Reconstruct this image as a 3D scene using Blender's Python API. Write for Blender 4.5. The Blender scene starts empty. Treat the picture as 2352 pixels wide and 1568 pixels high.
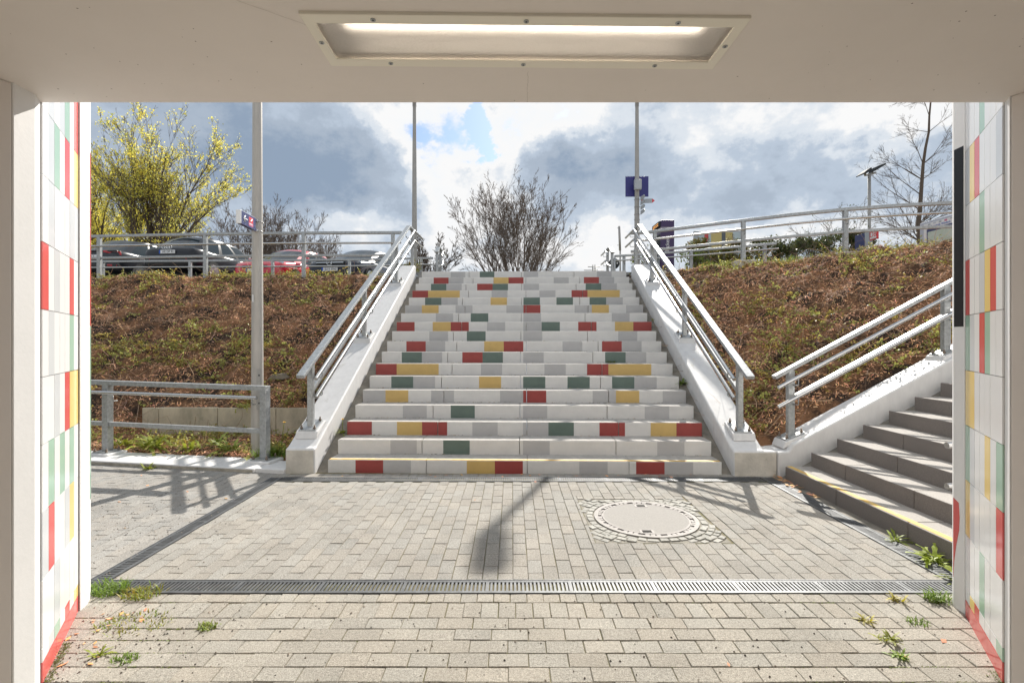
import bpy, math, random
from mathutils import Vector, Matrix, noise
R = math.radians
random.seed(7)
C = bpy.context.scene.collection
EYE = 1.454

# ---------------------------------------------------------------- mesh helpers
class MB:
    def __init__(s): s.v=[]; s.f=[]; s.m=[]; s.s=[]; s.c=[]
    def add(s, vs, fs, m=0, smooth=False, col=None):
        b=len(s.v); s.v.extend(tuple(p) for p in vs)
        for f in fs:
            s.f.append(tuple(b+i for i in f)); s.m.append(m); s.s.append(smooth); s.c.append(col)
    def box(s, lo, hi, m=0, mats=None, fn=None, col=None):
        x0,y0,z0=lo; x1,y1,z1=hi
        vs=[(x0,y0,z0),(x1,y0,z0),(x1,y1,z0),(x0,y1,z0),(x0,y0,z1),(x1,y0,z1),(x1,y1,z1),(x0,y1,z1)]
        if fn: vs=[fn(*p) for p in vs]
        fs=[(3,2,1,0),(4,5,6,7),(0,1,5,4),(1,2,6,5),(2,3,7,6),(3,0,4,7)]
        b=len(s.v); s.v.extend(tuple(p) for p in vs)
        for i,f in enumerate(fs):
            s.f.append(tuple(b+k for k in f)); s.m.append(mats[i] if mats else m); s.s.append(False); s.c.append(col)
    def sweep_rect(s, pts, lat, w, h, m=0):
        """rectangular bar through pts (all in one vertical plane); lat = unit lateral vector"""
        pts=[Vector(p) for p in pts]; lat=Vector(lat).normalized(); rings=[]
        for i,p in enumerate(pts):
            d0=(pts[i]-pts[i-1]).normalized() if i>0 else None
            d1=(pts[i+1]-pts[i]).normalized() if i<len(pts)-1 else None
            d0=d0 or d1; d1=d1 or d0
            n0=lat.cross(d0); n1=lat.cross(d1)
            n=(n0+n1).normalized(); k=1/max(.3,n.dot(n0))
            if n.z<0: n=-n
            up=n*(h/2*k); sd=lat*(w/2)
            rings.append([p-sd-up,p+sd-up,p+sd+up,p-sd+up])
        vs=[q for r in rings for q in r]; fs=[]
        for i in range(len(rings)-1):
            a=4*i
            for k in range(4):
                fs.append((a+k,a+(k+1)%4,a+4+(k+1)%4,a+4+k))
        fs.append((3,2,1,0)); e=4*(len(rings)-1); fs.append((e,e+1,e+2,e+3))
        s.add(vs,fs,m)
    def tube(s, pts, r, n=8, m=0, cap=True, smooth=True, col=None):
        pts=[Vector(p) for p in pts]; N=len(pts)
        rs=[r]*N if not isinstance(r,(list,tuple)) else r
        vs=[]; fs=[]; prev=None
        for i,p in enumerate(pts):
            d=(pts[min(i+1,N-1)]-pts[max(i-1,0)])
            if d.length<1e-9: d=Vector((0,0,1))
            d.normalize()
            if prev is None:
                a=Vector((0,0,1)) if abs(d.z)<.9 else Vector((1,0,0))
                u=d.cross(a).normalized()
            else:
                u=(prev-d*prev.dot(d))
                u=u.normalized() if u.length>1e-6 else d.orthogonal().normalized()
            prev=u; w=d.cross(u)
            for k in range(n):
                t=2*math.pi*k/n
                vs.append(p+(u*math.cos(t)+w*math.sin(t))*rs[i])
        for i in range(N-1):
            for k in range(n):
                fs.append((i*n+k,i*n+(k+1)%n,(i+1)*n+(k+1)%n,(i+1)*n+k))
        s.add(vs,fs,m,smooth,col)
        if cap:
            b=len(s.v)-N*n
            s.f.append(tuple(b+k for k in reversed(range(n)))); s.m.append(m); s.s.append(False); s.c.append(col)
            s.f.append(tuple(b+(N-1)*n+k for k in range(n))); s.m.append(m); s.s.append(False); s.c.append(col)
    def prism(s, poly, a, b, fn, m=0, mats=None):
        """poly: list of 2-D points (CCW); extruded between a and b; fn(p,q,e)->xyz"""
        n=len(poly)
        vs=[fn(p,q,a) for p,q in poly]+[fn(p,q,b) for p,q in poly]
        fs=[tuple(reversed(range(n))),tuple(range(n,2*n))]+[(i,(i+1)%n,n+(i+1)%n,n+i) for i in range(n)]
        if mats is None: s.add(vs,fs,m)
        else:
            for f,mm in zip(fs,mats): pass
            s.add(vs,fs,m)

WL={}   # world base of each object
def link(o): C.objects.link(o); return o
def obj(name, mb, mats, parent=None, base=None, bevel=0, seg=2, recalc=True, sharp=None):
    if base is None: base = WL[parent.name] if parent else Vector((0,0,0))
    base=Vector(base)
    me=bpy.data.meshes.new(name)
    me.from_pydata([(x-base.x,y-base.y,z-base.z) for x,y,z in mb.v],[],mb.f)
    if not isinstance(mats,(list,tuple)): mats=[mats]
    for m in mats: me.materials.append(m)
    me.polygons.foreach_set('material_index',mb.m)
    me.polygons.foreach_set('use_smooth',mb.s)
    if any(c is not None for c in mb.c):
        at=me.color_attributes.new('tint','FLOAT_COLOR','CORNER')
        buf=[]
        for f,c in zip(mb.f,mb.c):
            c=c if c is not None else (1,1,1)
            buf.extend((c[0],c[1],c[2],1.0)*len(f))
        at.data.foreach_set('color',buf)
    me.update()
    if recalc:
        import bmesh
        bm=bmesh.new(); bm.from_mesh(me); bmesh.ops.recalc_face_normals(bm,faces=bm.faces); bm.to_mesh(me); bm.free()
    if sharp is not None: me.set_sharp_from_angle(angle=R(sharp))
    o=bpy.data.objects.new(name,me); link(o)
    if parent:
        o.parent=parent; o.location=base-WL[parent.name]
    else: o.location=base
    WL[o.name]=base
    if bevel:
        b=o.modifiers.new('bevel','BEVEL'); b.width=bevel; b.segments=seg; b.limit_method='ANGLE'; b.angle_limit=R(35)
    return o
def tag(o,label,cat,group=None):
    o['label']=label; o['category']=cat
    if group: o['group']=group
    return o
def thing(name,label,cat,loc,group=None):
    o=bpy.data.objects.new(name,None); link(o); o.empty_display_size=.1
    o.location=loc; WL[o.name]=Vector(loc)
    return tag(o,label,cat,group)
def kind(o,k): o['kind']=k; return o
def copy_tree(o,parent=None):
    c=o.copy(); link(c)
    if parent: c.parent=parent
    for ch in list(o.children): copy_tree(ch,c)
    return c
def text_mesh(name, body, size, M, mat, parent, extrude=.001, align='CENTER', xs=1.0):
    cu=bpy.data.curves.new('txt','FONT'); cu.body=body; cu.size=size; cu.extrude=extrude
    cu.align_x=align; cu.align_y='CENTER'
    t=bpy.data.objects.new('txt',cu); link(t)
    dg=bpy.context.evaluated_depsgraph_get()
    me=bpy.data.meshes.new_from_object(t.evaluated_get(dg))
    bpy.data.objects.remove(t); bpy.data.curves.remove(cu)
    me.transform(Matrix.Diagonal((xs,1,1,1)))
    me.transform(M)
    base=WL[parent.name]
    me.transform(Matrix.Translation(-base))
    me.materials.clear(); me.materials.append(mat)
    me.name=name
    o=bpy.data.objects.new(name,me); link(o); o.parent=parent; WL[o.name]=base
    return o
def frame(o,x,y):
    """matrix with origin o, x axis, y axis"""
    x=Vector(x).normalized(); y=Vector(y).normalized(); z=x.cross(y)
    M=Matrix.Identity(4)
    for i in range(3): M[i][0]=x[i]; M[i][1]=y[i]; M[i][2]=z[i]; M[i][3]=o[i]
    return M
def px(x,y,D):
    return Vector(((x-1176)*D/1140, D, EYE-(y-784)*D/1140))

# ---------------------------------------------------------------- materials
def nodes(name):
    m=bpy.data.materials.new(name); m.use_nodes=True
    nt=m.node_tree; b=nt.nodes['Principled BSDF']; return m,nt,b
def mat(name, col, rough=.6, metal=0, var=0.0, vscale=8, bump=0.0, bscale=60, col2=None, spec=None, tint=False, coat=0, detail=5, stretch=None, patch=None, rp=(.33,.68)):
    m,nt,b=nodes(name); N=nt.nodes; L=nt.links
    b.inputs['Roughness'].default_value=rough; b.inputs['Metallic'].default_value=metal
    if spec is not None: b.inputs['Specular IOR Level'].default_value=spec
    if coat: b.inputs['Coat Weight'].default_value=coat; b.inputs['Coat Roughness'].default_value=.03
    b.inputs['Base Color'].default_value=(*col,1)
    out=None
    tc=N.new('ShaderNodeTexCoord'); co=tc.outputs['Object']
    if stretch:
        mp=N.new('ShaderNodeMapping'); mp.inputs['Scale'].default_value=stretch; L.new(co,mp.inputs['Vector']); co=mp.outputs[0]
    if var or col2:
        n=N.new('ShaderNodeTexNoise'); n.inputs['Scale'].default_value=vscale; n.inputs['Detail'].default_value=detail; n.inputs['Roughness'].default_value=.65
        L.new(co,n.inputs['Vector'])
        r=N.new('ShaderNodeValToRGB'); L.new(n.outputs['Fac'],r.inputs['Fac'])
        r.color_ramp.elements[0].position=rp[0]; r.color_ramp.elements[1].position=rp[1]
        c2=col2 or tuple(max(0,c*(1-var)) for c in col)
        c1=col if col2 else tuple(min(1,c*(1+var*.4)) for c in col)
        r.color_ramp.elements[0].color=(*c2,1); r.color_ramp.elements[1].color=(*c1,1)
        out=r.outputs[0]
    if patch:   # second, larger stain layer: (colour, scale, threshold, strength)
        pc,ps,pt,pk=patch
        n=N.new('ShaderNodeTexNoise'); n.inputs['Scale'].default_value=ps; n.inputs['Detail'].default_value=6; n.inputs['Roughness'].default_value=.7
        L.new(co,n.inputs['Vector'])
        mr=N.new('ShaderNodeMapRange'); mr.inputs[1].default_value=pt; mr.inputs[2].default_value=pt+.12; mr.inputs[4].default_value=pk
        L.new(n.outputs['Fac'],mr.inputs[0])
        mx=N.new('ShaderNodeMix'); mx.data_type='RGBA'
        L.new(mr.outputs[0],mx.inputs[0])
        if out: L.new(out,mx.inputs[6])
        else: mx.inputs[6].default_value=(*col,1)
        mx.inputs[7].default_value=(*pc,1); out=mx.outputs[2]
    if tint:
        a=N.new('ShaderNodeVertexColor'); a.layer_name='tint'
        mx=N.new('ShaderNodeMix'); mx.data_type='RGBA'; mx.blend_type='MULTIPLY'; mx.inputs[0].default_value=1
        if out: L.new(out,mx.inputs[6])
        else: mx.inputs[6].default_value=(*col,1)
        L.new(a.outputs['Color'],mx.inputs[7]); out=mx.outputs[2]
    if out: L.new(out,b.inputs['Base Color'])
    if bump:
        n=N.new('ShaderNodeTexNoise'); n.inputs['Scale'].default_value=bscale; n.inputs['Detail'].default_value=6; n.inputs['Roughness'].default_value=.6
        L.new(co,n.inputs['Vector'])
        bp=N.new('ShaderNodeBump'); bp.inputs['Strength'].default_value=min(1,bump); bp.inputs['Distance'].default_value=.05 if name=='mulched soil' else .01
        L.new(n.outputs['Fac'],bp.inputs['Height']); L.new(bp.outputs[0],b.inputs['Normal'])
    return m
def leafmat(name,col,trans=.35):
    m,nt,b=nodes(name); N=nt.nodes; L=nt.links
    a=N.new('ShaderNodeVertexColor'); a.layer_name='tint'
    mx=N.new('ShaderNodeMix'); mx.data_type='RGBA'; mx.blend_type='MULTIPLY'; mx.inputs[0].default_value=1
    mx.inputs[6].default_value=(*col,1); L.new(a.outputs['Color'],mx.inputs[7])
    L.new(mx.outputs[2],b.inputs['Base Color']); b.inputs['Roughness'].default_value=.5
    t=N.new('ShaderNodeBsdfTranslucent'); L.new(mx.outputs[2],t.inputs['Color'])
    s=N.new('ShaderNodeMixShader'); s.inputs[0].default_value=trans
    L.new(b.outputs[0],s.inputs[1]); L.new(t.outputs[0],s.inputs[2])
    L.new(s.outputs[0],N['Material Output'].inputs['Surface'])
    return m

M={}
M['white_paint']=mat('white wall paint',(.73,.72,.71),.55,var=.08,vscale=5,bump=.22,bscale=60,patch=((.40,.37,.30),2.2,.60,.45),stretch=(2.2,2.2,.8))
M['white_pier']=mat('white pier paint',(.83,.825,.82),.6,var=.04,vscale=4,bump=.08,bscale=60)
M['raw_concrete']=mat('pale concrete face',(.63,.59,.52),.8,var=.18,vscale=7,bump=.5,bscale=60,patch=((.16,.15,.07),5,.6,.6))
M['kerb_front']=mat('kerb edge concrete',(.45,.41,.34),.85,var=.3,vscale=10,bump=.7,bscale=60,patch=((.10,.10,.05),7,.58,.7))
M['beige']=mat('beige ceiling paint',(.79,.735,.695),.7,var=.03,vscale=2,bump=.12,bscale=14,patch=((.45,.40,.35),14,.72,.5))
M['tread']=mat('step concrete',(.52,.49,.45),.85,var=.22,vscale=18,bump=.8,bscale=220,patch=((.22,.20,.17),4,.62,.5))
M['r_white']=mat('riser white paint',(.70,.685,.66),.55,var=.06,vscale=6,bump=.35,bscale=70,patch=((.50,.46,.38),7,.66,.3))
M['r_grey']=mat('riser grey paint',(.48,.472,.467),.55,var=.06,vscale=6,bump=.35,bscale=70,patch=((.38,.36,.33),7,.68,.3))
M['r_red']=mat('riser red paint',(.34,.058,.05),.5,var=.1,vscale=6,bump=.35,bscale=70)
M['r_green']=mat('riser green paint',(.125,.175,.148),.5,var=.1,vscale=6,bump=.35,bscale=70)
M['r_yellow']=mat('riser yellow paint',(.62,.425,.15),.5,var=.08,vscale=6,bump=.35,bscale=70)
M['stripe']=mat('yellow marking',(.74,.48,.13),.7,var=.25,vscale=20,patch=((.45,.41,.36),9,.55,.8))
M['shaded_step']=mat('shaded granite step',(.225,.197,.178),.8,var=.3,vscale=160,bump=.6,bscale=200,patch=((.12,.105,.09),4,.62,.5))  # riser tone of the stone, darkened for faces turned from the sun
M['sunlit_tread']=mat('sunlit step tread',(.44,.41,.375),.85,var=.25,vscale=160,bump=.6,bscale=200,patch=((.22,.2,.17),5,.62,.5))  # paler copy of the step stone: sunlight on the tops put into the colour
M['mortar']=mat('grey mortar',(.27,.245,.205),.9,var=.35,vscale=6,bump=.8,bscale=60,patch=((.10,.11,.045),6,.6,.6))
M['galv']=mat('galvanised steel',(.46,.475,.48),.45,metal=.65,var=.28,vscale=30,bump=.05,bscale=80)
M['galv_flat']=mat('weathered galvanised steel',(.36,.375,.38),.5,metal=.6,var=.25,vscale=22)
M['steel']=mat('brushed stainless tube',(.56,.555,.55),.27,metal=1,var=.06,vscale=12)
M['pole']=mat('weathered lamp pole metal',(.50,.47,.43),.5,metal=.25,var=.14,vscale=3,stretch=(6,6,.8),patch=((.12,.11,.06),5,.7,.7))
M['pole_thin']=mat('grey pole paint',(.40,.385,.36),.5,metal=.2,var=.1,vscale=4)
M['bolt']=mat('rusty bolt',(.25,.2,.16),.6,metal=.6)
M['grate']=mat('drain grate steel',(.15,.155,.16),.55,metal=.5,var=.35,vscale=14,bump=.1,bscale=60)
M['pit']=mat('near black fill',(.02,.018,.015),.95)  # near-black fill under the grates and in the lifting slots
def pavermat(name,col,dirt,dscale,dthr,dk):
    m,nt,b=nodes(name); N=nt.nodes; L=nt.links; b.inputs['Roughness'].default_value=.92
    tc=N.new('ShaderNodeTexCoord'); co=tc.outputs['Object']
    def ns(sc_,det,ro=.6):
        n=N.new('ShaderNodeTexNoise'); n.inputs['Scale'].default_value=sc_; n.inputs['Detail'].default_value=det; n.inputs['Roughness'].default_value=ro; L.new(co,n.inputs['Vector']); return n.outputs['Fac']
    def mr(v,a,c,lo,hi):
        n=N.new('ShaderNodeMapRange'); n.inputs[1].default_value=a; n.inputs[2].default_value=c; n.inputs[3].default_value=lo; n.inputs[4].default_value=hi; L.new(v,n.inputs[0]); return n.outputs[0]
    def mul(a,k):
        n=N.new('ShaderNodeMath'); n.operation='MULTIPLY'; L.new(a,n.inputs[0]); L.new(k,n.inputs[1]); return n.outputs[0]
    g=mul(mul(mr(ns(230,2),.30,.70,.55,1.32),mr(ns(75,3,.7),.30,.70,.74,1.2)),mr(ns(2.2,5),.3,.7,.86,1.1))
    a=N.new('ShaderNodeVertexColor'); a.layer_name='tint'
    mx=N.new('ShaderNodeMix'); mx.data_type='RGBA'; mx.blend_type='MULTIPLY'; mx.inputs[0].default_value=1; mx.inputs[6].default_value=(*col,1); L.new(a.outputs['Color'],mx.inputs[7])
    vm=N.new('ShaderNodeVectorMath'); vm.operation='SCALE'; L.new(mx.outputs[2],vm.inputs[0]); L.new(g,vm.inputs['Scale'])
    d=N.new('ShaderNodeMix'); d.data_type='RGBA'; L.new(mr(ns(dscale,6,.75),dthr,dthr+.1,0,dk),d.inputs[0]); L.new(vm.outputs[0],d.inputs[6]); d.inputs[7].default_value=(*dirt,1)
    L.new(d.outputs[2],b.inputs['Base Color'])
    bp=N.new('ShaderNodeBump'); bp.inputs['Strength'].default_value=.8; bp.inputs['Distance'].default_value=.006; L.new(ns(170,4),bp.inputs['Height']); L.new(bp.outputs[0],b.inputs['Normal'])
    return m
M['paver']=pavermat('concrete paver',(.36,.336,.297),(.12,.115,.095),28,.66,.75)
M['paver_front']=pavermat('worn concrete paver',(.405,.374,.32),(.12,.115,.09),24,.655,.75)
M['paver_dirty']=pavermat('dirty concrete paver',(.355,.335,.305),(.09,.09,.075),17,.60,.75)
M['joint']=mat('joint sand and moss',(.225,.185,.12),.95,vscale=3.2,col2=(.15,.145,.055),bump=.8,bscale=120,detail=8)
M['cobble']=mat('granite sett',(.40,.39,.36),.8,var=.3,vscale=60,bump=.7,bscale=70,tint=True)
M['lid']=mat('manhole concrete',(.355,.335,.31),.9,var=.15,vscale=90,bump=.4,bscale=200,patch=((.36,.32,.28),3,.6,.4))
M['iron']=mat('worn iron ring',(.29,.27,.255),.7,metal=.2,var=.2,vscale=20,bump=.2)
M['slab']=mat('retaining slab concrete',(.60,.53,.40),.85,var=.3,vscale=5,bump=.4,bscale=70,patch=((.13,.125,.06),4,.58,.6),stretch=(1,1,.5))
M['t_white']=mat('white glazed tile',(.80,.80,.80),.18,spec=.5)
M['t_grey']=mat('light grey glazed tile',(.62,.64,.66),.18)
M['t_red']=mat('red glazed tile',(.70,.12,.115),.15)
M['t_green']=mat('green glazed tile',(.38,.55,.44),.15)
M['t_yellow']=mat('yellow glazed tile',(.86,.64,.24),.15)
M['grout']=mat('grout',(.30,.29,.28),.9)
M['seal']=mat('dark sealant gap',(.20,.19,.18),.8)
M['black']=mat('black gloss paint',(.012,.012,.014),.3,spec=.4)
M['soil']=mat('mulched soil',(.36,.178,.085),.95,col2=(.045,.027,.018),rp=(.42,.58),vscale=2.3,bump=1,bscale=45,detail=10,patch=((.52,.29,.15),19,.55,.7))  # dark noise patches: bare soil plus shadowed clumps put into the colour
M['chip']=mat('wood chip',(.74,.44,.25),.75,tint=True)
M['twig']=mat('dry twig',(.52,.37,.25),.8,tint=True)
M['ground']=mat('upper ground',(.16,.15,.10),.95,var=.3,vscale=1.5)
M['asphalt']=mat('asphalt',(.06,.058,.055),.9,var=.3,vscale=12)
M['bark']=mat('bark',(.14,.105,.08),.9,var=.3,vscale=14)
M['bark_grey']=mat('grey bark',(.20,.155,.125),.9,var=.3,vscale=14)
M['leaf']=leafmat('fresh leaf',(.27,.33,.05))
M['sprig']=leafmat('creeping shrub leaf',(.40,.43,.13))
M['blossom']=leafmat('yellow blossom',(.95,.83,.17),.55)
M['ivy']=leafmat('dark evergreen leaf',(.075,.10,.03),.25)
M['grass']=leafmat('grass blade',(.20,.30,.05))
M['dandelion']=mat('dandelion yellow',(.85,.55,.02),.6)
M['rock']=mat('grey stone',(.24,.20,.15),.9,var=.3,vscale=9,bump=.8,bscale=30)
M['blue']=mat('sign blue',(.035,.035,.20),.4)
M['navy']=mat('sign navy',(.055,.065,.17),.35)
M['purple']=mat('ticket machine purple',(.055,.03,.105),.4)
M['sign_white']=mat('sign white',(.8,.8,.8),.4)
M['sign_red']=mat('sign red',(.72,.05,.06),.4)
M['sign_pink']=mat('sign pink',(.62,.16,.28),.4)
M['sign_grey']=mat('sign grey',(.42,.45,.48),.4)
M['case']=mat('display case frame',(.50,.53,.60),.4)
M['map']=mat('map print',(.50,.60,.47),.5,col2=(.62,.66,.60),vscale=9)
M['teal']=mat('teal print',(.12,.42,.34),.5)
M['text_blue']=mat('blue lettering',(.05,.16,.55),.5)
M['poster_pale']=mat('poster pale',(.52,.60,.62),.5)
M['poster_yellow']=mat('poster yellow',(.62,.50,.19),.5)
M['poster_grey']=mat('poster slate',(.12,.13,.15),.5)
M['dark_grey']=mat('dark grey plastic',(.045,.05,.055),.75,spec=.2)
M['car_black']=mat('black car paint',(.010,.011,.015),.3,coat=.3,spec=.35)
M['car_blue']=mat('dark blue car paint',(.012,.016,.032),.28,coat=.35,spec=.35)
M['car_red']=mat('red car paint',(.66,.012,.035),.25,coat=1)
M['car_grey']=mat('anthracite car paint',(.022,.024,.030),.3,coat=.35,spec=.35)
M['glass']=mat('car glass',(.016,.026,.032),.06,spec=.5)
M['tyre']=mat('tyre rubber',(.02,.02,.02),.8)
M['rim']=mat('alloy rim',(.5,.5,.5),.3,metal=.9)
M['chrome']=mat('chrome',(.75,.75,.75),.12,metal=1)
M['tail']=mat('tail light red',(.45,.01,.015),.15,coat=.5)
M['head']=mat('headlight glass',(.55,.6,.65),.08,metal=.4)
M['plate_txt']=mat('plate black',(.01,.01,.01),.5)
M['plate_blue']=mat('plate blue',(.02,.10,.5),.5)
def emit(name,col,s):
    m,nt,b=nodes(name); b.inputs['Emission Color'].default_value=(*col,1); b.inputs['Emission Strength'].default_value=s; b.inputs['Base Color'].default_value=(*col,1); return m
M['lamp_tube']=emit('fluorescent tube',(1,.88,.74),5.5)
M['display']=emit('amber display',(1,.45,.12),.8)

# ---------------------------------------------------------------- world, sun, camera
AZ,EL=R(19.9),R(37.4)
w=bpy.data.worlds.new('World'); bpy.context.scene.world=w; w.use_nodes=True
nt=w.node_tree; N=nt.nodes; L=nt.links; bg=N['Background']
def V(x): return x
def inp(node,i,v):
    if hasattr(v,'is_output'): L.new(v,node.inputs[i])
    else: node.inputs[i].default_value=v
def mth(op,a,b=0.0,c=None):
    n=N.new('ShaderNodeMath'); n.operation=op; inp(n,0,a); inp(n,1,b)
    if c is not None: inp(n,2,c)
    return n.outputs[0]
sky=N.new('ShaderNodeTexSky'); sky.sky_type='NISHITA'; sky.sun_disc=False
sky.sun_elevation=EL; sky.sun_rotation=AZ; sky.altitude=150; sky.air_density=1.0; sky.dust_density=1.2
tc=N.new('ShaderNodeTexCoord'); sx=N.new('ShaderNodeSeparateXYZ'); L.new(tc.outputs['Generated'],sx.inputs[0])
X,Y,Z=sx.outputs
az=mth('ARCTAN2',X,Y); el=mth('ARCSINE',Z)
def tex(scale,detail,rough,zs=1.6,off=0,lac=2.0):
    mp=N.new('ShaderNodeMapping'); mp.inputs['Scale'].default_value=(1,1,zs); mp.inputs['Location'].default_value=(off,off*.7,off*.3)
    L.new(tc.outputs['Generated'],mp.inputs['Vector'])
    n=N.new('ShaderNodeTexNoise'); n.inputs['Scale'].default_value=scale; n.inputs['Detail'].default_value=detail; n.inputs['Roughness'].default_value=rough
    L.new(mp.outputs[0],n.inputs['Vector']); return n
wn=tex(7.0,9,.66,1.3,3.1); sw=N.new('ShaderNodeSeparateColor'); L.new(wn.outputs['Color'],sw.inputs[0])
wa=mth('MULTIPLY',mth('SUBTRACT',sw.outputs[0],.5),.22); we=mth('MULTIPLY',mth('SUBTRACT',sw.outputs[1],.5),.16)
azw=mth('ADD',az,wa); elw=mth('ADD',el,we)
f3=tex(30,5,.62,1.3,8.2).outputs['Fac']; f1=tex(3.2,8,.58,1.8,1.7).outputs['Fac']; f2=tex(11,6,.6,1.5,5.2).outputs['Fac']
T=mth('ADD',.575,mth('MULTIPLY',mth('SUBTRACT',f1,.5),.65)); T=mth('ADD',T,mth('MULTIPLY',mth('SUBTRACT',f2,.5),.55)); T=mth('ADD',T,mth('MULTIPLY',mth('SUBTRACT',f3,.5),.22))
def blob(cx,cy,sx_,sy_,amp):
    global T
    a=math.atan((cx-1176)/1140); e=math.atan((784-cy)/1140*math.cos(a))
    u=mth('MULTIPLY',mth('SUBTRACT',azw,a),1140/sx_); v=mth('MULTIPLY',mth('SUBTRACT',elw,e),1140/sy_)
    q=mth('ADD',mth('MULTIPLY',u,u),mth('MULTIPLY',v,v))
    g=mth('MULTIPLY',mth('EXPONENT',mth('MULTIPLY',q,-1.0)),amp); T=mth('ADD',T,g)
BLOBS=[(740,430,190,80,.36),(620,300,260,90,.20),(380,330,220,110,.10),(800,330,120,50,.10),
 (900,262,110,45,-.26),(1010,400,60,120,-.34),(1000,300,50,60,-.15),(1110,470,60,60,-.12),(830,510,130,40,-.20),(960,560,120,60,-.05),
 (1075,275,32,45,-.56),(1088,345,20,40,-.38),
 (1240,275,150,42,-.30),(1150,330,45,60,-.22),(1400,400,170,50,.24),(1250,390,90,35,.2),(1300,480,150,40,.08),(1500,330,110,40,.05),
 (1640,290,120,40,-.12),(1610,370,110,40,-.06),(1800,430,210,60,.20),(1960,300,130,45,-.16),(2110,265,100,45,-.12),(1500,520,160,35,-.10),(2050,400,130,60,.14),(1780,340,120,40,.10),(1750,550,200,35,-.10),(1300,560,180,45,-.14)]
for b_ in BLOBS: blob(*b_)
ramp=N.new('ShaderNodeValToRGB'); L.new(T,ramp.inputs['Fac'])
cr=ramp.color_ramp; cr.interpolation='EASE'
stops=[(.0,(.95,1.0,1.05)),(.22,(1.02,1.04,1.06)),(.40,(1.05,1.05,1.05)),(.53,(.80,.86,.93)),(.66,(.55,.64,.76)),(.80,(.46,.54,.65)),(1.0,(.32,.41,.54))]
cr.elements[0].position=0; cr.elements[0].color=(*stops[0][1],1); cr.elements[1].position=1; cr.elements[1].color=(*stops[-1][1],1)
for p_,c_ in stops[1:-1]:
    e_=cr.elements.new(p_); e_.color=(*c_,1)
cl=N.new('ShaderNodeMix'); cl.data_type='RGBA'; cl.blend_type='MULTIPLY'; cl.inputs[0].default_value=1
L.new(ramp.outputs[0],cl.inputs[6]); SKYK=6.2; cl.inputs[7].default_value=(SKYK,SKYK,SKYK,1)
cov=N.new('ShaderNodeMapRange'); cov.interpolation_type='SMOOTHSTEP'; cov.inputs[1].default_value=.10; cov.inputs[2].default_value=.26; L.new(T,cov.inputs[0])
bl=N.new('ShaderNodeMix'); bl.data_type='RGBA'; bl.blend_type='MULTIPLY'; bl.inputs[0].default_value=1
L.new(sky.outputs[0],bl.inputs[6]); bl.inputs[7].default_value=(.74,.86,1.05,1)
mxs=N.new('ShaderNodeMix'); mxs.data_type='RGBA'; L.new(cov.outputs[0],mxs.inputs[0]); L.new(bl.outputs[2],mxs.inputs[6]); L.new(cl.outputs[2],mxs.inputs[7])
L.new(mxs.outputs[2],bg.inputs['Color']); bg.inputs['Strength'].default_value=.1

sd=bpy.data.lights.new('sun','SUN'); sd.energy=4.8; sd.angle=R(.55); sd.color=(1,.95,.87)
so=link(bpy.data.objects.new('sun',sd))
sdir=Vector((math.cos(EL)*math.sin(AZ),math.cos(EL)*math.cos(AZ),math.sin(EL)))
so.rotation_euler=(-sdir).to_track_quat('-Z','Y').to_euler(); so.location=sdir*40

cd=bpy.data.cameras.new('camera'); cd.lens=1140/2352*36; cd.sensor_width=36; cd.sensor_fit='HORIZONTAL'; cd.clip_end=2000; cd.clip_start=.05
cam=link(bpy.data.objects.new('camera',cd)); cam.location=(0,0,EYE); cam.rotation_euler=(R(90),0,0)
sc=bpy.context.scene; sc.camera=cam
sc.view_settings.view_transform='Standard'; sc.view_settings.look='None'; sc.view_settings.exposure=.56; sc.view_settings.gamma=1
sc.cycles.max_bounces=8; sc.cycles.diffuse_bounces=5; sc.cycles.glossy_bounces=4; sc.cycles.transmission_bounces=6
sc.cycles.sample_clamp_indirect=6
sc.render.image_settings.color_mode='RGB'
# ================================================================ paved court
def rect_sub(r,h):
    x0,x1,y0,y1=r; a0,a1,b0,b1=h
    if x1<=a0 or x0>=a1 or y1<=b0 or y0>=b1: return [r]
    o=[]
    if x0<a0: o.append((x0,a0,y0,y1))
    if x1>a1: o.append((a1,x1,y0,y1))
    cx0,cx1=max(x0,a0),min(x1,a1)
    if y0<b0: o.append((cx0,cx1,y0,b0))
    if y1>b1: o.append((cx0,cx1,b1,y1))
    return o
rp=random.Random(11)
def paver(mb,x0,x1,y0,y1,g=.0016,ch=.0026):
    if x1-x0<.025 or y1-y0<.025: return
    t=rp.uniform(-.0015,.0015); k=rp.uniform(.92,1.06); wv=rp.uniform(-.02,.02)
    col=(k*(1+wv),k,k*(1-wv))
    j=lambda: rp.uniform(-.0012,.0012)
    x0+=g+j();x1-=g+j();y0+=g+j();y1-=g+j()
    tx=rp.uniform(-.0012,.0012); ty=rp.uniform(-.0012,.0012)
    o=[(x0,y0),(x1,y0),(x1,y1),(x0,y1)]; i_=[(x0+ch,y0+ch),(x1-ch,y0+ch),(x1-ch,y1-ch),(x0+ch,y1-ch)]
    sg=[(-1,-1),(1,-1),(1,1),(-1,1)]
    vs=[(a,b,-.03) for a,b in o]+[(a,b,t-.0035+s[0]*tx+s[1]*ty) for (a,b),s in zip(o,sg)]+[(a,b,t+s[0]*tx+s[1]*ty) for (a,b),s in zip(i_,sg)]
    fs=[(8,9,10,11)]
    for k_ in range(4):
        n=(k_+1)%4
        fs.append((k_,n,4+n,4+k_)); fs.append((4+k_,4+n,8+n,8+k_))
    mb.add(vs,fs,0,False,col)
LJ,LB=.1825,.0938
HOLE=(.605,1.595,3.59,4.585)
mid=MB()
xa,xb,ya,yb=-2.445,2.645,3.03,5.152
nx=round((xb-xa)/LB); bx=(xb-xa)/nx
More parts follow.
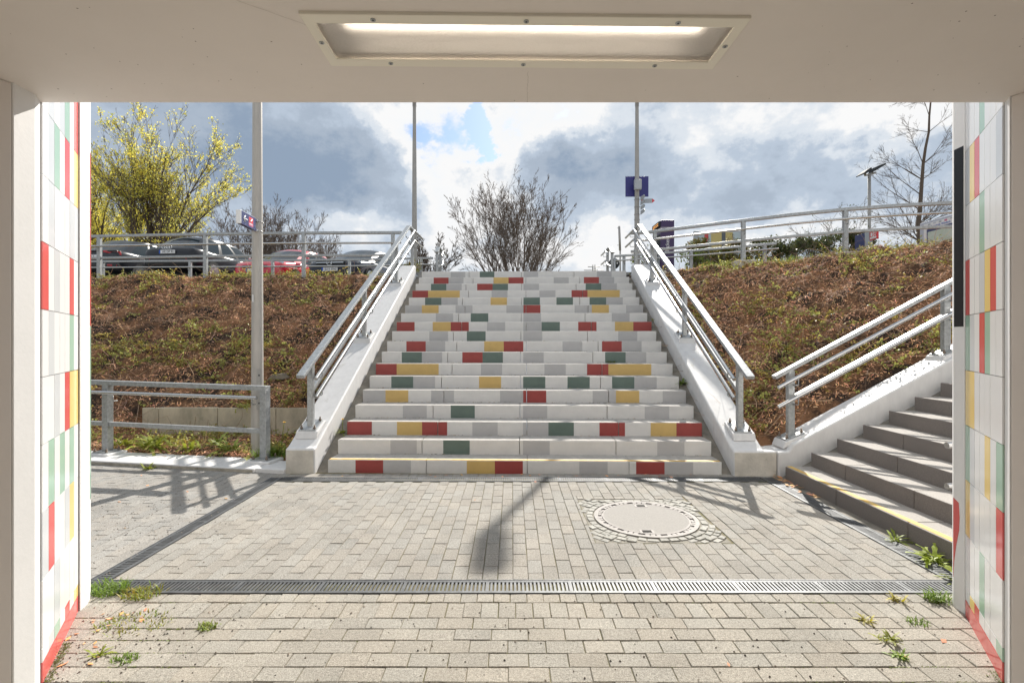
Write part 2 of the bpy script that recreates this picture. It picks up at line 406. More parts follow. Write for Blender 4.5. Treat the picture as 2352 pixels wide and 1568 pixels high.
for i in range(nx):
    y=ya-(LJ/2 if i%2 else 0)
    while y<yb:
        r=(xa+i*bx,xa+(i+1)*bx,max(y,ya),min(y+LJ,yb)); y+=LJ
        for q in rect_sub(r,HOLE): paver(mid,*q)
# strip of pavers between far drain and first step
x=-2.62
while x<2.9:
    paver(mid,x,x+LB,5.322,5.46); x+=LB
front=MB()
x=-3.2
while x<3.3:
    paver(front,x,x+LB,2.770,2.862); paver(front,x+.03,x+.03+LB,2.614,2.766); x+=LB
y=2.614; row=0
while y>-1.2:
    x=-3.3+(LJ/2 if row%2 else 0)+rp.uniform(-.01,.01)
    while x<3.4:
        paver(front,x,x+LJ,y-.0985,y); x+=LJ
    y-=.0985; row+=1
left=MB()
i=0; x=-2.575
while x>-6.6:
    y=2.0-(LJ/2 if i%2 else 0)
    while y<6.7:
        paver(left,x-LB,x,y,y+LJ); y+=LJ
    x-=LB; i+=1
for nm,b_,mt in (('paving',mid,'paver'),('paving',front,'paver_front'),('paving',left,'paver_dirty')):
    kind(obj(nm,b_,M[mt],recalc=False),'structure')
g=MB(); g.add([(-40,-14,-.0065),(40,-14,-.0065),(40,8.2,-.0065),(-40,8.2,-.0065)],[(0,1,2,3)])
kind(obj('court_ground',g,M['joint'],recalc=False),'structure')
g=MB(); g.box((2.86,3.6,-.05),(2.93,5.46,-.002)); g.box((2.785,1.9,-.05),(2.93,3.6,-.002)); g.box((2.785,3.6,-.05),(2.86,5.46,-.002))
kind(obj('concrete_strip',g,M['mortar'],recalc=False),'structure')

# ---------------------------------------------------------------- drains
def drain(label,p0,p1,wd,pitch=.0235):
    p0=Vector((*p0,0)); p1=Vector((*p1,0)); d=(p1-p0).normalized(); n=Vector((-d.y,d.x,0)); Ln=(p1-p0).length
    f=lambda a,b,z: tuple(p0+d*a+n*b+Vector((0,0,z)))
    t=thing('drainage_channel',label,'drain',tuple((p0+p1)/2),'slotted drains framing the paved court')
    ch=MB()
    ch.box((0,-wd/2,-.12),(Ln,wd/2,-.07),fn=f)
    obj('channel',ch,M['pit'],t)
    fr=MB()
    for s in (-1,1): fr.box((0,s*wd/2-(.009 if s>0 else 0),-.06),(Ln,s*wd/2+(.009 if s<0 else 0),.0055),fn=f)
    obj('frame',fr,M['grate'],t)
    gr=MB(); a=.004
    e=wd/2-.010
    for s in (-1,1): gr.box((0,s*e-(.017 if s>0 else 0),-.018),(Ln,s*e+(.017 if s<0 else 0),.003),fn=f)
    k=0
    while a<Ln-.012:
        if k%21==20: gr.box((a-.004,-e+.0172,-.018),(a+.016,e-.0172,.003),fn=f)
        else: gr.box((a,-e+.0172,-.02),(a+.0125,e-.0172,.002),fn=f)
        a+=pitch; k+=1
    obj('grate',gr,M['grate'],t)
    return t
drain('long steel slot drain crossing the paving nearest the tunnel mouth',(-2.60,2.945),(2.74,2.945),.158)
drain('steel slot drain running along the foot of the painted stairs',(-2.44,5.237),(2.64,5.237),.155)
drain('steel slot drain on the left side of the court ending by the grass tuft',(-2.51,3.03),(-2.51,5.31),.125)
drain('steel slot drain running beside the dark side stairs',(2.715,3.03),(2.715,5.31),.135)

# ---------------------------------------------------------------- manhole
MC=Vector((1.10,4.09,0))
t=thing('manhole_cover','round pale concrete manhole cover with iron ring set in granite setts','manhole',tuple(MC))
def disc(mb,r0,r1,z0,z1,n=64,m=0):
    vs=[];fs=[]
    for k in range(n):
        a=2*math.pi*k/n; c,s_=math.cos(a),math.sin(a)
        vs+=[(MC.x+r0*c,MC.y+r0*s_,z0),(MC.x+r1*c,MC.y+r1*s_,z0),(MC.x+r1*c,MC.y+r1*s_,z1),(MC.x+r0*c,MC.y+r0*s_,z1)]
    for k in range(n):
        a=4*k;b=4*((k+1)%n)
        for q in range(4): fs.append((a+q,b+q,b+(q+1)%4,a+(q+1)%4))
    mb.add(vs,fs,m)
b_=MB(); disc(b_,.385,.418,-.05,.006); disc(b_,.338,.352,-.05,.004)
for k in range(56):
    a=2*math.pi*k/56
    if k%4==3: continue
    da=.043; q=[(r*math.cos(a+u),r*math.sin(a+u)) for r,u in ((.358,-da),(.384,-da),(.384,da),(.358,da))]
    b_.prism(q,-.03,.0045,lambda p,q_,e:(MC.x+p,MC.y+q_,e))
obj('iron_ring',b_,M['iron'],t)
b_=MB(); q=[(.3375*math.cos(2*math.pi*k/64),.3375*math.sin(2*math.pi*k/64)) for k in range(64)]
b_.prism(q,-.03,.003,lambda p,q_,e:(MC.x+p,MC.y+q_,e)); obj('lid',b_,M['lid'],t)
b_=MB(); disc(b_,.352,.385,-.05,-.004); obj('groove',b_,M['iron'],t)
for (hx,hy) in ((.035,.29),(-.07,-.30)):
    b_=MB()
    b_.box((MC.x+hx-.055,MC.y+hy-.035,-.01),(MC.x+hx+.055,MC.y+hy+.035,.0052)); o=obj('lifting_slot',b_,M['iron'],t)
    b2=MB(); b2.box((MC.x+hx-.034,MC.y+hy-.02,0),(MC.x+hx+.036,MC.y+hy+.022,.0068)); obj('slot_hole',b2,M['pit'],o)
st=MB(); rc=random.Random(5); r=.428
while r<.74:
    dr=.055*rc.uniform(.9,1.1); a=rc.random(); e=a+2*math.pi
    while a<e-.02:
        da=rc.uniform(.05,.085)/r; da=min(da,e-a)
        am=a+da/2; cx,cy=math.cos(am)*(r+dr/2),math.sin(am)*(r+dr/2)
        if abs(cx)<.485 and abs(cy)<.485:
            k=rc.uniform(.8,1.1); z=rc.uniform(-.003,.006)
            pts=[((r+.002+rc.uniform(0,.005))*math.cos(a+.0035/r),(r+.004)*math.sin(a+.0035/r)),((r+dr-.002)*math.cos(a+.0035/r),(r+dr-.002-rc.uniform(0,.006))*math.sin(a+.0035/r)),((r+dr-.002-rc.uniform(0,.006))*math.cos(a+da-.0035/r),(r+dr-.002)*math.sin(a+da-.0035/r)),((r+.002)*math.cos(a+da-.0035/r),(r+.004+rc.uniform(0,.005))*math.sin(a+da-.0035/r))]
            ct=(sum(p[0] for p in pts)/4,sum(p[1] for p in pts)/4)
            ins=[(ct[0]+(p[0]-ct[0])*.92,ct[1]+(p[1]-ct[1])*.92) for p in pts]
            vs=[(MC.x+p,MC.y+q,-.03) for p,q in pts]+[(MC.x+p,MC.y+q,z-.006) for p,q in pts]+[(MC.x+p,MC.y+q,z+rc.uniform(-.001,.002)) for p,q in ins]
            fs=[(8,9,10,11)]
            for k_ in range(4):
                n_=(k_+1)%4; fs+= [(k_,n_,4+n_,4+k_),(4+k_,4+n_,8+n_,8+k_)]
            st.add(vs,fs,0,False,(k,k*.99,k*.96))
        a+=da
    r+=dr
st.add([(HOLE[0]+.004,HOLE[2]+.004,-.0045),(HOLE[1]-.004,HOLE[2]+.004,-.0045),(HOLE[1]-.004,HOLE[3]-.004,-.0045),(HOLE[0]+.004,HOLE[3]-.004,-.0045)],[(0,1,2,3)],0,False,(.62,.58,.5))
kind(obj('cobblestones',st,M['cobble']),'structure')

# ================================================================ main stairs
TH=R(-1.41); CT,SN=math.cos(TH),math.sin(TH); O=(.12,5.475)
def SF(x,y,z): return (O[0]+x*CT-y*SN, O[1]+x*SN+y*CT, z)
RH,TR=.165,.298; NS=18; Z1=.1388; HW=2.172
pat={1:"wRgwwYRwwgwRgw",2:"wwgwGwwgwwwwgw",3:"RwYRwgwgGwRwYR",4:"wwgwGwwgwwwwgw",5:"gYwgwwgRwwgYwg",6:"wGgwwYwGwGwGgw",7:"RYYwwgwwgwRYYw",8:"wGgwRGwgwwwGgw"}
def rowpat(k):
    if k<=2: return pat[k]
    i=(k-3)%8
    return pat[3+i] if i<6 else pat[i-5]
MI={'w':1,'g':2,'R':3,'G':4,'Y':5}
stairs=thing('staircase','wide stairs with white risers patterned with red green yellow and grey squares','stairs',SF(0,0,0))
smats=[M['tread'],M['r_white'],M['r_grey'],M['r_red'],M['r_green'],M['r_yellow']]
rs=random.Random(3)
for k in range(1,NS+1):
    y0=TR*(k-1); zt=Z1+RH*(k-1); zb=-.05 if k==1 else zt-RH-.03
    y1=y0+TR+.05 if k<NS else y0+TR
    W14=2*HW/14; p=rowpat(k)
    off=(0 if k%2 else -.03)
    joints=[(-1.06 if k%2 else -1.16)+rs.uniform(-.02,.02), (.048 if k%2 else -.04), (1.164 if k%2 else 1.064)+rs.uniform(-.02,.02)]
    cuts=[-HW]+joints+[HW]
    b_=MB()
    for a,e in zip(cuts[:-1],cuts[1:]):
        a2=a+(.0025 if a>-HW else 0); e2=e-(.0025 if e<HW else 0)
        jy=rs.uniform(-.002,.002)
        segs=[a2]+[-HW+W14*i for i in range(1,14) if a2+.004<-HW+W14*i<e2-.004]+[e2]
        bt=len(b_.v); n=len(segs)
        for s_ in segs: b_.v.append(SF(s_,y0+jy,zb)); b_.v.append(SF(s_,y0+jy,zt))
        for s_ in (segs[0],segs[-1]): b_.v.append(SF(s_,y1,zb)); b_.v.append(SF(s_,y1,zt))
        B0,T0,B1,T1=bt+2*n,bt+2*n+1,bt+2*n+2,bt+2*n+3
        def ad(f,m): b_.f.append(f); b_.m.append(m); b_.s.append(False); b_.c.append(None)
        for i in range(n-1):
            xm=(segs[i]+segs[i+1])/2; ci=min(13,int((xm+HW)/W14))
            ad((bt+2*i,bt+2*i+2,bt+2*i+3,bt+2*i+1),MI[p[ci]])
        ad(tuple([bt+2*i+1 for i in range(n)]+[T1,T0]),0)
        ad(tuple([bt+2*i for i in reversed(range(n))]+[B0,B1]),0)
        ad((bt,bt+1,T0,B0),0 if k>1 else 1); ad((bt+2*n-2,B1,T1,bt+2*n-1),0 if k>1 else 1)
        ad((B0,T0,T1,B1),0)
    o=obj('step',b_,smats,stairs,bevel=.007,seg=2)
    if k==1:
        s_=MB(); s_.box((-HW+.01,.012,zt-.002),(HW-.01,.062,zt+.0025),fn=SF); obj('warning_stripe',s_,M['stripe'],o)
sl=lambda y: -.012+RH/TR*y
for (xa_,xb_) in ((-2.305,-HW-.003),(HW+.003,2.285)):
    b_=MB()
    for i in range(12):
        ya_=i*5.07/12; yb_=(i+1)*5.07/12-.004
        q=[(ya_,sl(ya_)-.4),(yb_,sl(yb_)-.4),(yb_,sl(yb_)),(ya_,sl(ya_))]
        b_.prism(q,xa_,xb_,lambda p,q_,e:SF(e,p,q_))
    obj('edge_slab',b_,M['mortar'],stairs)

# ---------------------------------------------------------------- stair side walls
wz=lambda u: .30+RH/TR*u
def stringer(xin,xout):
    q=[(-.045,-.2),(5.12,-.2),(5.12,3.06),(4.93,3.06),(.02,.285),(-.045,.268)]
    q[3]=((3.06-.30)/(RH/TR),3.06); b_=MB()
    b_.prism(q,min(xin,xout),max(xin,xout),lambda p,q_,e:SF(e,p,q_)); return b_
def conc_front(t,lo,hi):
    b_=MB(); b_.box(lo,hi,fn=SF); obj('bare_front',b_,M['raw_concrete'],t)
t=thing('stair_side_wall','white sloping wall along the left edge of the painted stairs','wall',SF(-2.46,0,0),'white sloping walls beside the stairs')
obj('wall_body',stringer(-2.305,-2.632),M['white_paint'],t,bevel=.022,seg=3)
conc_front(t,(-2.622,-.0475,-.1),(-2.315,-.041,.250))
t=thing('stair_side_wall','white sloping wall along the right edge of the painted stairs','wall',SF(2.46,0,0),'white sloping walls beside the stairs')
obj('wall_body',stringer(2.285,2.625),M['white_paint'],t,bevel=.022,seg=3)
b_=MB(); b_.box((2.6251,-.043,-.2),(2.742,.24,.266),fn=SF); obj('corner_block',b_,M['white_paint'],t,bevel=.012)
conc_front(t,(2.295,-.0475,-.1),(2.738,-.041,.250))

# ================================================================ side stairs
SRH,STR=.147,.273; SX,SY=2.885,5.245
st2=thing('side_staircase','dark granite side stairs climbing to the right with pale treads toned as sunlit','stairs',(SX,4.2,0))
for k in range(1,20):
    xa_=SX+STR*(k-1); zt=.138+SRH*(k-1); b_=MB()
    zb=-.05 if k==1 else zt-SRH-.02
    js=[3.02]+([3.62,4.42] if k%2 else [3.9,4.7])+[SY]
    for a,e in zip(js[:-1],js[1:]):
        b_.box((xa_,a+.002,zb),(xa_+STR+.05,e-.002,zt),mats=[0,1,0,0,0,0])  # top face gets the sunlit tone, the other faces the shaded tone
    o=obj('step',b_,[M['shaded_step'],M['sunlit_tread']],st2,bevel=.008,seg=2)
    if k==1:
        s_=MB(); s_.box((xa_+.014,3.03,zt-.002),(xa_+.064,SY-.01,zt+.0025)); obj('warning_stripe',s_,M['stripe'],o)
b_=MB()
q=[(SX+.03,-.3),(8.2,2.2),(8.2,2.86),(SX+.03,.0)]
b_.prism(q,SY+.002,5.345,lambda p,q_,e:(p,e,q_)); obj('edge_slab',b_,M['mortar'],st2)
swz=lambda X: .29+SRH/STR*(X-2.93)
t=thing('stair_side_wall','white sloping wall behind the dark side stairs','wall',(5,5.52,0),'white sloping walls beside the stairs')
b_=MB(); q=[(2.868,-.2),(9.5,-.2),(9.5,3.08),(8.11,3.08),(3.03,swz(3.03)),(2.98,.27),(2.868,.262)]
q[3]=(2.93+(3.08-.29)/(SRH/STR),3.08)
b_.prism(q,5.345,5.70,lambda p,q_,e:(p,e,q_)); obj('wall_body',b_,M['white_paint'],t,bevel=.02,seg=3)
t=thing('retaining_wall','plain white wall closing the near side of the dark side stairs','wall',(6,2.88,0))
b_=MB(); b_.box((2.95,2.80,-.1),(10,3.0,3.3)); obj('wall_body',b_,M['white_pier'],t,bevel=.01)

# ================================================================ handrails
def handrail(label,group,F,posts,zw,u0,ukink,uend,u_tube0=None,flat_off=.77,level_posts=(),base_z=None,lat=None,tube_end=None):
    """F(u,v,z)->world, zw(u) wall top; posts at u; rail follows wall then level after ukink"""
    t=thing('handrail',label,'handrail',F(posts[0],0,zw(posts[0])),group)
    Z=lambda u: zw(min(u,ukink))
    la=Vector(F(0,1,0))-Vector(F(0,0,0))
    b_=MB(); pts=[F(u,0,Z(u)+flat_off) for u in ([u0,ukink,uend] if uend>ukink else [u0,uend])]
    b_.sweep_rect(pts,la,.088,.04); obj('top_rail',b_,M['galv'],t,bevel=.004)
    te=tube_end or uend
    for off,v in ((.675,.125),(.465,.125)):
        b_=MB(); ut=u_tube0 if u_tube0 is not None else u0
        us=[ut,ukink,te] if te>ukink else [ut,te]
        b_.tube([F(u,v,Z(u)+off) for u in us],.0215,14); o=obj('tube_rail',b_,M['steel'],t,sharp=50)
        for u in list(posts)+list(level_posts):
            zz=Z(u)+off
            br=MB(); br.tube([F(u+.02,.03,zz-.085),F(u+.02,v-.012,zz-.085),F(u+.02,v,zz-.072),F(u+.02,v,zz-.012)],.0065,6); obj('bracket',br,M['galv_flat'],o)
    b_=MB(); us=[posts[0]+.03]+([ukink] if uend>ukink else [])+[ (list(posts)+list(level_posts))[-1]-.03]
    b_.sweep_rect([F(u,0,Z(u)+.43) for u in us],la,.05,.05); obj('lower_rail',b_,M['galv'],t,bevel=.003)
    for u in list(posts)+list(level_posts):
        lv=u in level_posts
        zb=base_z if lv else zw(u)
        b_=MB(); b_.box((u-.036,-.031,zb+.02),(u+.036,.031,Z(u)+flat_off-.02),fn=F); p=obj('post',b_,M['galv'],t,bevel=.006)
        sl_=0 if lv else (zw(u+.1)-zw(u-.1))/.2
        b_=MB(); b_.box((u-.11,-.10,zb-.02),(u+.11,.10,zb+.022),fn=F)
        # plinth: mortar pad levelling the plate on the slope
        if not lv:
            pb=MB(); pb.prism([(u-.145,zw(u-.145)-.02),(u+.14,zw(u+.14)-.02),(u+.115,zb+.012+sl_*.115),(u-.115,zb+.012-sl_*.115+.03)],-.125,.125,lambda p_,q_,e:F(p_,e,q_)); obj('plinth',pb,M['white_paint'],p,bevel=.008)
            b_=MB(); b_.prism([(u-.105,zb+.04-sl_*.105),(u+.105,zb+.016+sl_*.105),(u+.105,zb+.03+sl_*.105),(u-.105,zb+.054-sl_*.105)],-.10,.10,lambda p_,q_,e:F(p_,e,q_))
            hz=lambda a:zb+.042+sl_*a+(-.012*(a/.105) if True else 0)
        else: hz=lambda a: zb+.022
        pl=obj('base_plate',b_,M['galv'],p,bevel=.003)
        for sa in (-.08,.08):
            for sv in (-.075,.075):
                bb=MB(); bb.tube([F(u+sa,sv,hz(sa)),F(u+sa,sv,hz(sa)+.02)],.016,6); bb.tube([F(u+sa,sv,hz(sa)+.018),F(u+sa,sv,hz(sa)+.045)],.008,6); obj('bolt',bb,M['bolt'],pl)
    return t
GH='galvanised handrails beside the stairs'
for sgn,lab in ((-1,'galvanised handrail with two tube rails on the left wall of the painted stairs'),(1,'galvanised handrail with two tube rails on the right wall of the painted stairs')):
    xc=-2.475*1 if sgn<0 else 2.475
    F=lambda u,v,z,xc=xc,sgn=sgn: SF(xc-sgn*v,u,z)
    handrail(lab,GH,F,[.26,2.20,4.14],wz,-.02,5.17,5.78,u_tube0=.10,level_posts=[5.52],base_z=2.944,tube_end=6.02)
F=lambda u,v,z: (u,5.53-v,z)
handrail('galvanised handrail rising along the white wall behind the dark side stairs',GH,F,[3.10,4.83,6.56],swz,2.92,8.05,8.05,u_tube0=2.90)
# rail stubs of the near side of the side stairs
t=thing('handrail','pair of pale tube rails ending beside the right tunnel post','handrail',(3.3,3.1,0),GH)
for z in (.756,.48):
    b_=MB(); b_.tube([(2.925,3.34,z),(3.25,3.34,z),(8.0,3.34,z+4.75*SRH/STR)],.0215,14); o=obj('tube_rail',b_,M['steel'],t,sharp=50)
for i in range(3):
    xx=3.4+i*2
    b_=MB(); b_.tube([(xx,3.34,.138+SRH*((xx-SX)//STR)-.01),(xx,3.34,.756+max(0,xx-3.25)*SRH/STR)],.02,10); obj('post',b_,M['galv'],t)

# ================================================================ kerb wall and its rail (left)
kd=Vector((-2.49,.443,0)).normalized(); kn=Vector((kd.y,-kd.x,0)); kn=kn if kn.y>0 else -kn
k0=Vector((-2.512,5.436,0))
K=lambda a,b,z: tuple(k0+kd*a+kn*b+Vector((0,0,z)))
t=thing('kerb_wall','low white painted kerb at the foot of the left bank','kerb',K(1.5,.2,0))
b_=MB(); b_.box((.36,0,-.1),(6,.46,.047),fn=K); obj('kerb_body',b_,M['white_paint'],t,bevel=.012)
b_=MB(); b_.box((0.0,.02,-.1),(.354,.40,.045),fn=K); obj('end_slab',b_,M['white_paint'],t,bevel=.008)
b_=MB(); b_.box((.37,-.004,-.09),(6,-.0005,.033),fn=K); obj('kerb_front',b_,M['kerb_front'],t)
F=lambda u,v,z:(K(u,.33-v,z))
t=thing('guard_rail','low galvanised guard rail with one tube rail on the white kerb','railing',F(1.5,0,0))
b_=MB(); b_.sweep_rect([F(.42,0,.905),F(6,0,.985)],kd.cross(Vector((0,0,1))),.085,.055); obj('top_rail',b_,M['galv'],t,bevel=.004)
b_=MB(); b_.tube([F(.50,.09,.80),F(6,.09,.865)],.0215,14); o=obj('tube_rail',b_,M['steel'],t,sharp=50)
for u in (.56,2.48): 
    br=MB(); br.tube([F(u,.03,.72),F(u,.078,.72),F(u,.09,.735),F(u,.09,.79)],.0065,6); obj('bracket',br,M['galv_flat'],o)
b_=MB(); b_.sweep_rect([F(.48,0,.40),F(6,0,.46)],kd.cross(Vector((0,0,1))),.05,.05); obj('lower_rail',b_,M['galv'],t,bevel=.003)
for u in (.46,2.66,4.7):
    b_=MB(); b_.box((u-.042,-.042,.05),(u+.042,.042,.885+u*.013),fn=F); p=obj('post',b_,M['galv'],t,bevel=.006)
    b_=MB(); b_.box((u-.16,-.13,.03),(u+.16,.15,.075),fn=F); obj('plinth',b_,M['white_paint'],p,bevel=.015)
    b_=MB(); b_.box((u-.11,-.09,.076),(u+.11,.11,.088),fn=F); pl=obj('base_plate',b_,M['galv'],p)
    for sa in (-.085,.085):
        for sv in (-.07,.09):
            bb=MB(); bb.tube([F(u+sa,sv,.088),F(u+sa,sv,.108)],.015,6); bb.tube([F(u+sa,sv,.105),F(u+sa,sv,.13)],.008,6); obj('bolt',bb,M['bolt'],pl)
# low concrete slab wall in the bank
t=thing('slab_wall','low weathered concrete slab wall retaining the left bank','wall',(-4,7.5,0))
x=-2.655
while x>-5.5:
    b_=MB(); b_.box((max(x-.872,-5.53),7.42,-.05),(x-.004,7.49,.462+rs.uniform(-.004,.004))); obj('slab',b_,M['slab'],t,bevel=.006); x-=.876

# ================================================================ tunnel mouth
ZC=2.47
def wallprism(pts,z0,z1,mt,name,parent,bevel=0):
    b_=MB(); b_.prism(pts,z0,z1,lambda p,q,e:(p,q,e)); return obj(name,b_,mt,parent,bevel=bevel)
TMAT=[M['t_white'],M['t_grey'],M['t_red'],M['t_green'],M['t_yellow']]
TI={'w':0,'g':1,'R':2,'G':3,'Y':4}
def tiles(parent,E,d,n,rows,ncol,tw,z0row,sk=.088):
    """glazed tile cladding; E start (plan), d along, n into the passage; column 0 nearest the camera"""
    E=Vector((*E,0)); d=Vector((*d,0)); n=Vector((*n,0)); th=.2886
    f=lambda a,b,z: tuple(E+d*a+n*b+Vector((0,0,z)))
    g_=MB(); g_.box((-.002,-.012,0),(ncol*tw,.0,3.28),fn=f); obj('grout',g_,M['grout'],parent)
    b_=MB(); rt=random.Random(9)
    for r,row in rows.items():
        zt=z0row-th*(r-1); zb=zt-th
        if zb<sk: zb=sk
        zt=min(zt,3.28)
        if zt-zb<.01: continue
        for c in range(ncol):
            m=TI[row[c]] if c<len(row) else 0
            j=rt.uniform(0,.0008)
            b_.box((c*tw+(.0016 if c else -.0012),-.004,zb+.0016),((c+1)*tw-.0016,.006+j,zt-.0016),m,fn=f)
    obj('tile_cladding',b_,TMAT,parent)
    b_=MB()
    for c in range(3): b_.box((c*ncol*tw/3+.001,-.004,.0),((c+1)*ncol*tw/3-.001,.0065,sk-.002),fn=f)
    obj('skirting',b_,M['t_red'],parent)
tl=thing('tunnel_wall','left side wall of the tunnel mouth clad in white tiles with sunlit colour accents','wall',(-2.4,2.2,0),'tiled walls at the tunnel mouth')
wallprism([(-3.4,-9),(-2.56,-9),(-2.56,.83),(-1.964,1.950),(-3.4,1.950)],-.1,ZC,M['beige'],'inner_wall',tl,bevel=.006)
wallprism([(-3.4,1.951),(-1.962,1.951),(-1.962,2.041),(-2.0037,2.1088),(-2.0144,2.1024),(-2.3488,2.655),(-3.4,2.655)],-.1,3.28,M['white_pier'],'pier',tl,bevel=.004)
rowsL={-1:"wgwwgww",0:"wgwgGwR",1:"wgGwRwY",2:"wgwwwgg",3:"RwgwwRw",4:"wgwwwGw",5:"wwgwRYY",6:"wGwGwGw",7:"gRwwgYw",8:"wwgwwww",9:"wgGwRwY"}
tiles(tl,(-2.0035,2.109),(-.5177,.8556),(.8556,.5177),rowsL,7,.0945,2.4567)
wallprism([(-2.352,2.657),(-2.70,2.657),(-2.70,2.70),(-2.352,2.70)],-.1,3.28,M['seal'],'seal_strip',tl)
wallprism([(-2.333,2.681),(-2.349,2.745),(-2.383,2.80),(-2.409,2.838),(-2.75,2.838),(-2.75,2.7005),(-2.355,2.7005),(-2.355,2.681)],-.1,3.4,M['white_pier'],'end_post',tl,bevel=.003)
def face_strip(p0,p1,z0,z1,mt,parent,name='painted_strip',off=.0015,left=True):
    p0=Vector((*p0,0)); p1=Vector((*p1,0)); d=(p1-p0).normalized(); n=Vector((d.y,-d.x,0))
    if (n.x>0)!=left: n=-n
    b_=MB(); Ln=(p1-p0).length
    b_.box((.002,-.002,z0),(Ln-.001,off,z1),fn=lambda a,b,z:tuple(p0+d*a+n*b+Vector((0,0,z)))); obj(name,b_,mt,parent)
face_strip((-2.384,2.8015),(-2.409,2.838),1.543,2.522,M['t_red'],tl)
face_strip((-2.384,2.8015),(-2.409,2.838),.561,1.541,M['t_green'],tl)
trr=thing('tunnel_wall','right side wall of the tunnel mouth clad in white tiles with shaded colour accents','wall',(2.4,2.2,0),'tiled walls at the tunnel mouth')
wallprism([(3.4,-9),(2.65,-9),(2.65,.85),(2.067,2.058),(3.4,2.058)],-.1,ZC,M['beige'],'inner_wall',trr,bevel=.006)
wallprism([(3.4,2.059),(2.065,2.059),(2.0972,2.1138),(2.1079,2.1073),(2.4304,2.637),(3.4,2.637)],-.1,3.28,M['white_pier'],'pier',trr,bevel=.004)
rowsR={-1:"wwgwwww",0:"wwwGwww",1:"gwwwRYg",2:"wwwGwww",3:"wRYgwwR",4:"wwGRwgG",5:"wwwwwYY",6:"GwYwwgG",7:"RwwwwgY",8:"wwwGwww",9:"GwwwRYw"}
tiles(trr,(2.097,2.114),(.520,.8541),(-.8541,.520),rowsR,7,.0865,2.4567)
wallprism([(2.434,2.639),(2.8,2.639),(2.8,2.655),(2.434,2.655)],-.1,3.28,M['seal'],'seal_strip',trr)
Q1,Q2=(2.416,2.648),(2.421,2.722)
wallprism([Q1,Q2,(2.441,2.752),(2.80,2.752),(2.80,2.6555),(2.43,2.6555),(2.43,2.648)],-.1,3.4,M['white_pier'],'end_post',trr,bevel=.002)
face_strip((Q1[0],Q1[1]+.006),(Q2[0],Q2[1]-.004),1.534,2.50,M['black'],trr,'black_panel',left=False)
b_=MB(); q1,q2=Vector((*Q1,0)),Vector((*Q2,0))
poly=[(2190,1146),(2201.8,1153.7),(2203.8,1185),(2202.8,1216),(2196,1256),(2191.5,1296),(2190,1330)]
pp=[((2215-x)/25,EYE-(y-784)*2.69/1140) for x,y in poly]
n_=Vector((-1,.07,0)).normalized()
b_.prism(pp,-.001,.0015,lambda p,q,e:tuple(q1+(q2-q1)*min(p,1.0)+n_*e+Vector((0,0,q)))); obj('red_swoosh',b_,M['t_red'],trr)
# ceiling slab with a recess for the lamp
LC=Vector((.043,1.6826,0)); LR=R(.9); lw,ld=1.35,.215
lf=lambda x,y,z:(LC.x+x*math.cos(LR)-y*math.sin(LR),LC.y+x*math.sin(LR)+y*math.cos(LR),z)
ceil=thing('tunnel_ceiling','smooth beige painted concrete ceiling spanning the tunnel mouth','ceiling',(0,0,ZC))
b_=MB(); CY=2.112
out=[(-3.4,-9),(3.4,-9),(3.4,CY),(-3.4,CY)]; hol=[(-lw/2,-ld/2),(lw/2,-ld/2),(lw/2,ld/2),(-lw/2,ld/2)]
vs=[(x,y,ZC) for x,y in out]+[lf(x,y,ZC) for x,y in hol]+[(x,y,ZC+.6) for x,y in out]+[lf(x,y,ZC+.12) for x,y in hol]
fs=[(0,4,5,1),(1,5,6,2),(2,6,7,3),(3,7,4,0)]+[(0,1,9,8),(1,2,10,9),(2,3,11,10),(3,0,8,11),(8,9,10,11)]+[(4,12,13,5),(5,13,14,6),(6,14,15,7),(7,15,12,4),(12,15,14,13)]
b_.add(vs,fs,0); obj('slab',b_,M['beige'],ceil)
lamp=thing('ceiling_lamp','long recessed ceiling lamp with cream frame and lit textured glass','lamp',tuple(LC)[:2]+(ZC,))
b_=MB(); FW,FD=1.405,.290; iw,id_=1.335,.198
o4=[(-FW/2,-FD/2),(FW/2,-FD/2),(FW/2,FD/2),(-FW/2,FD/2)]; i4=[(-iw/2,-id_/2),(iw/2,-id_/2),(iw/2,id_/2),(-iw/2,id_/2)]
vs=[lf(x,y,ZC+.002) for x,y in o4]+[lf(x,y,ZC-.010) for x,y in o4]+[lf(x,y,ZC-.010) for x,y in i4]+[lf(x,y,ZC-.002) for x,y in i4]
fs=[]
for k in range(4):
    n_k=(k+1)%4
    fs+=[(k,n_k,4+n_k,4+k),(4+k,4+n_k,8+n_k,8+k),(8+k,8+n_k,12+n_k,12+k)]
b_.add(vs,fs); M['lamp_frame']=mat('lamp frame cream',(.86,.82,.72),.45); obj('frame',b_,M['lamp_frame'],lamp,bevel=.003)
b_=MB(); b_.box((-.672,-.1035,ZC-.006),(.672,.1035,ZC-.0022),fn=lf)
gm,gn,gb=nodes('textured lamp glass'); gb.inputs['Transmission Weight'].default_value=1; gb.inputs['Roughness'].default_value=.6; gb.inputs['IOR'].default_value=1.25; gb.inputs['Base Color'].default_value=(.86,.83,.79,1)
nn=gn.nodes.new('ShaderNodeTexNoise'); nn.inputs['Scale'].default_value=95; nn.inputs['Detail'].default_value=2
tcn=gn.nodes.new('ShaderNodeTexCoord'); mpn=gn.nodes.new('ShaderNodeMapping'); mpn.inputs['Scale'].default_value=(1,1.8,1)
gn.links.new(tcn.outputs['Object'],mpn.inputs[0]); gn.links.new(mpn.outputs[0],nn.inputs['Vector'])
bp=gn.nodes.new('ShaderNodeBump'); bp.inputs['Strength'].default_value=.6; bp.inputs['Distance'].default_value=.003
gn.links.new(nn.outputs['Fac'],bp.inputs['Height']); gn.links.new(bp.outputs[0],gb.inputs['Normal'])
obj('glass_pane',b_,gm,lamp)
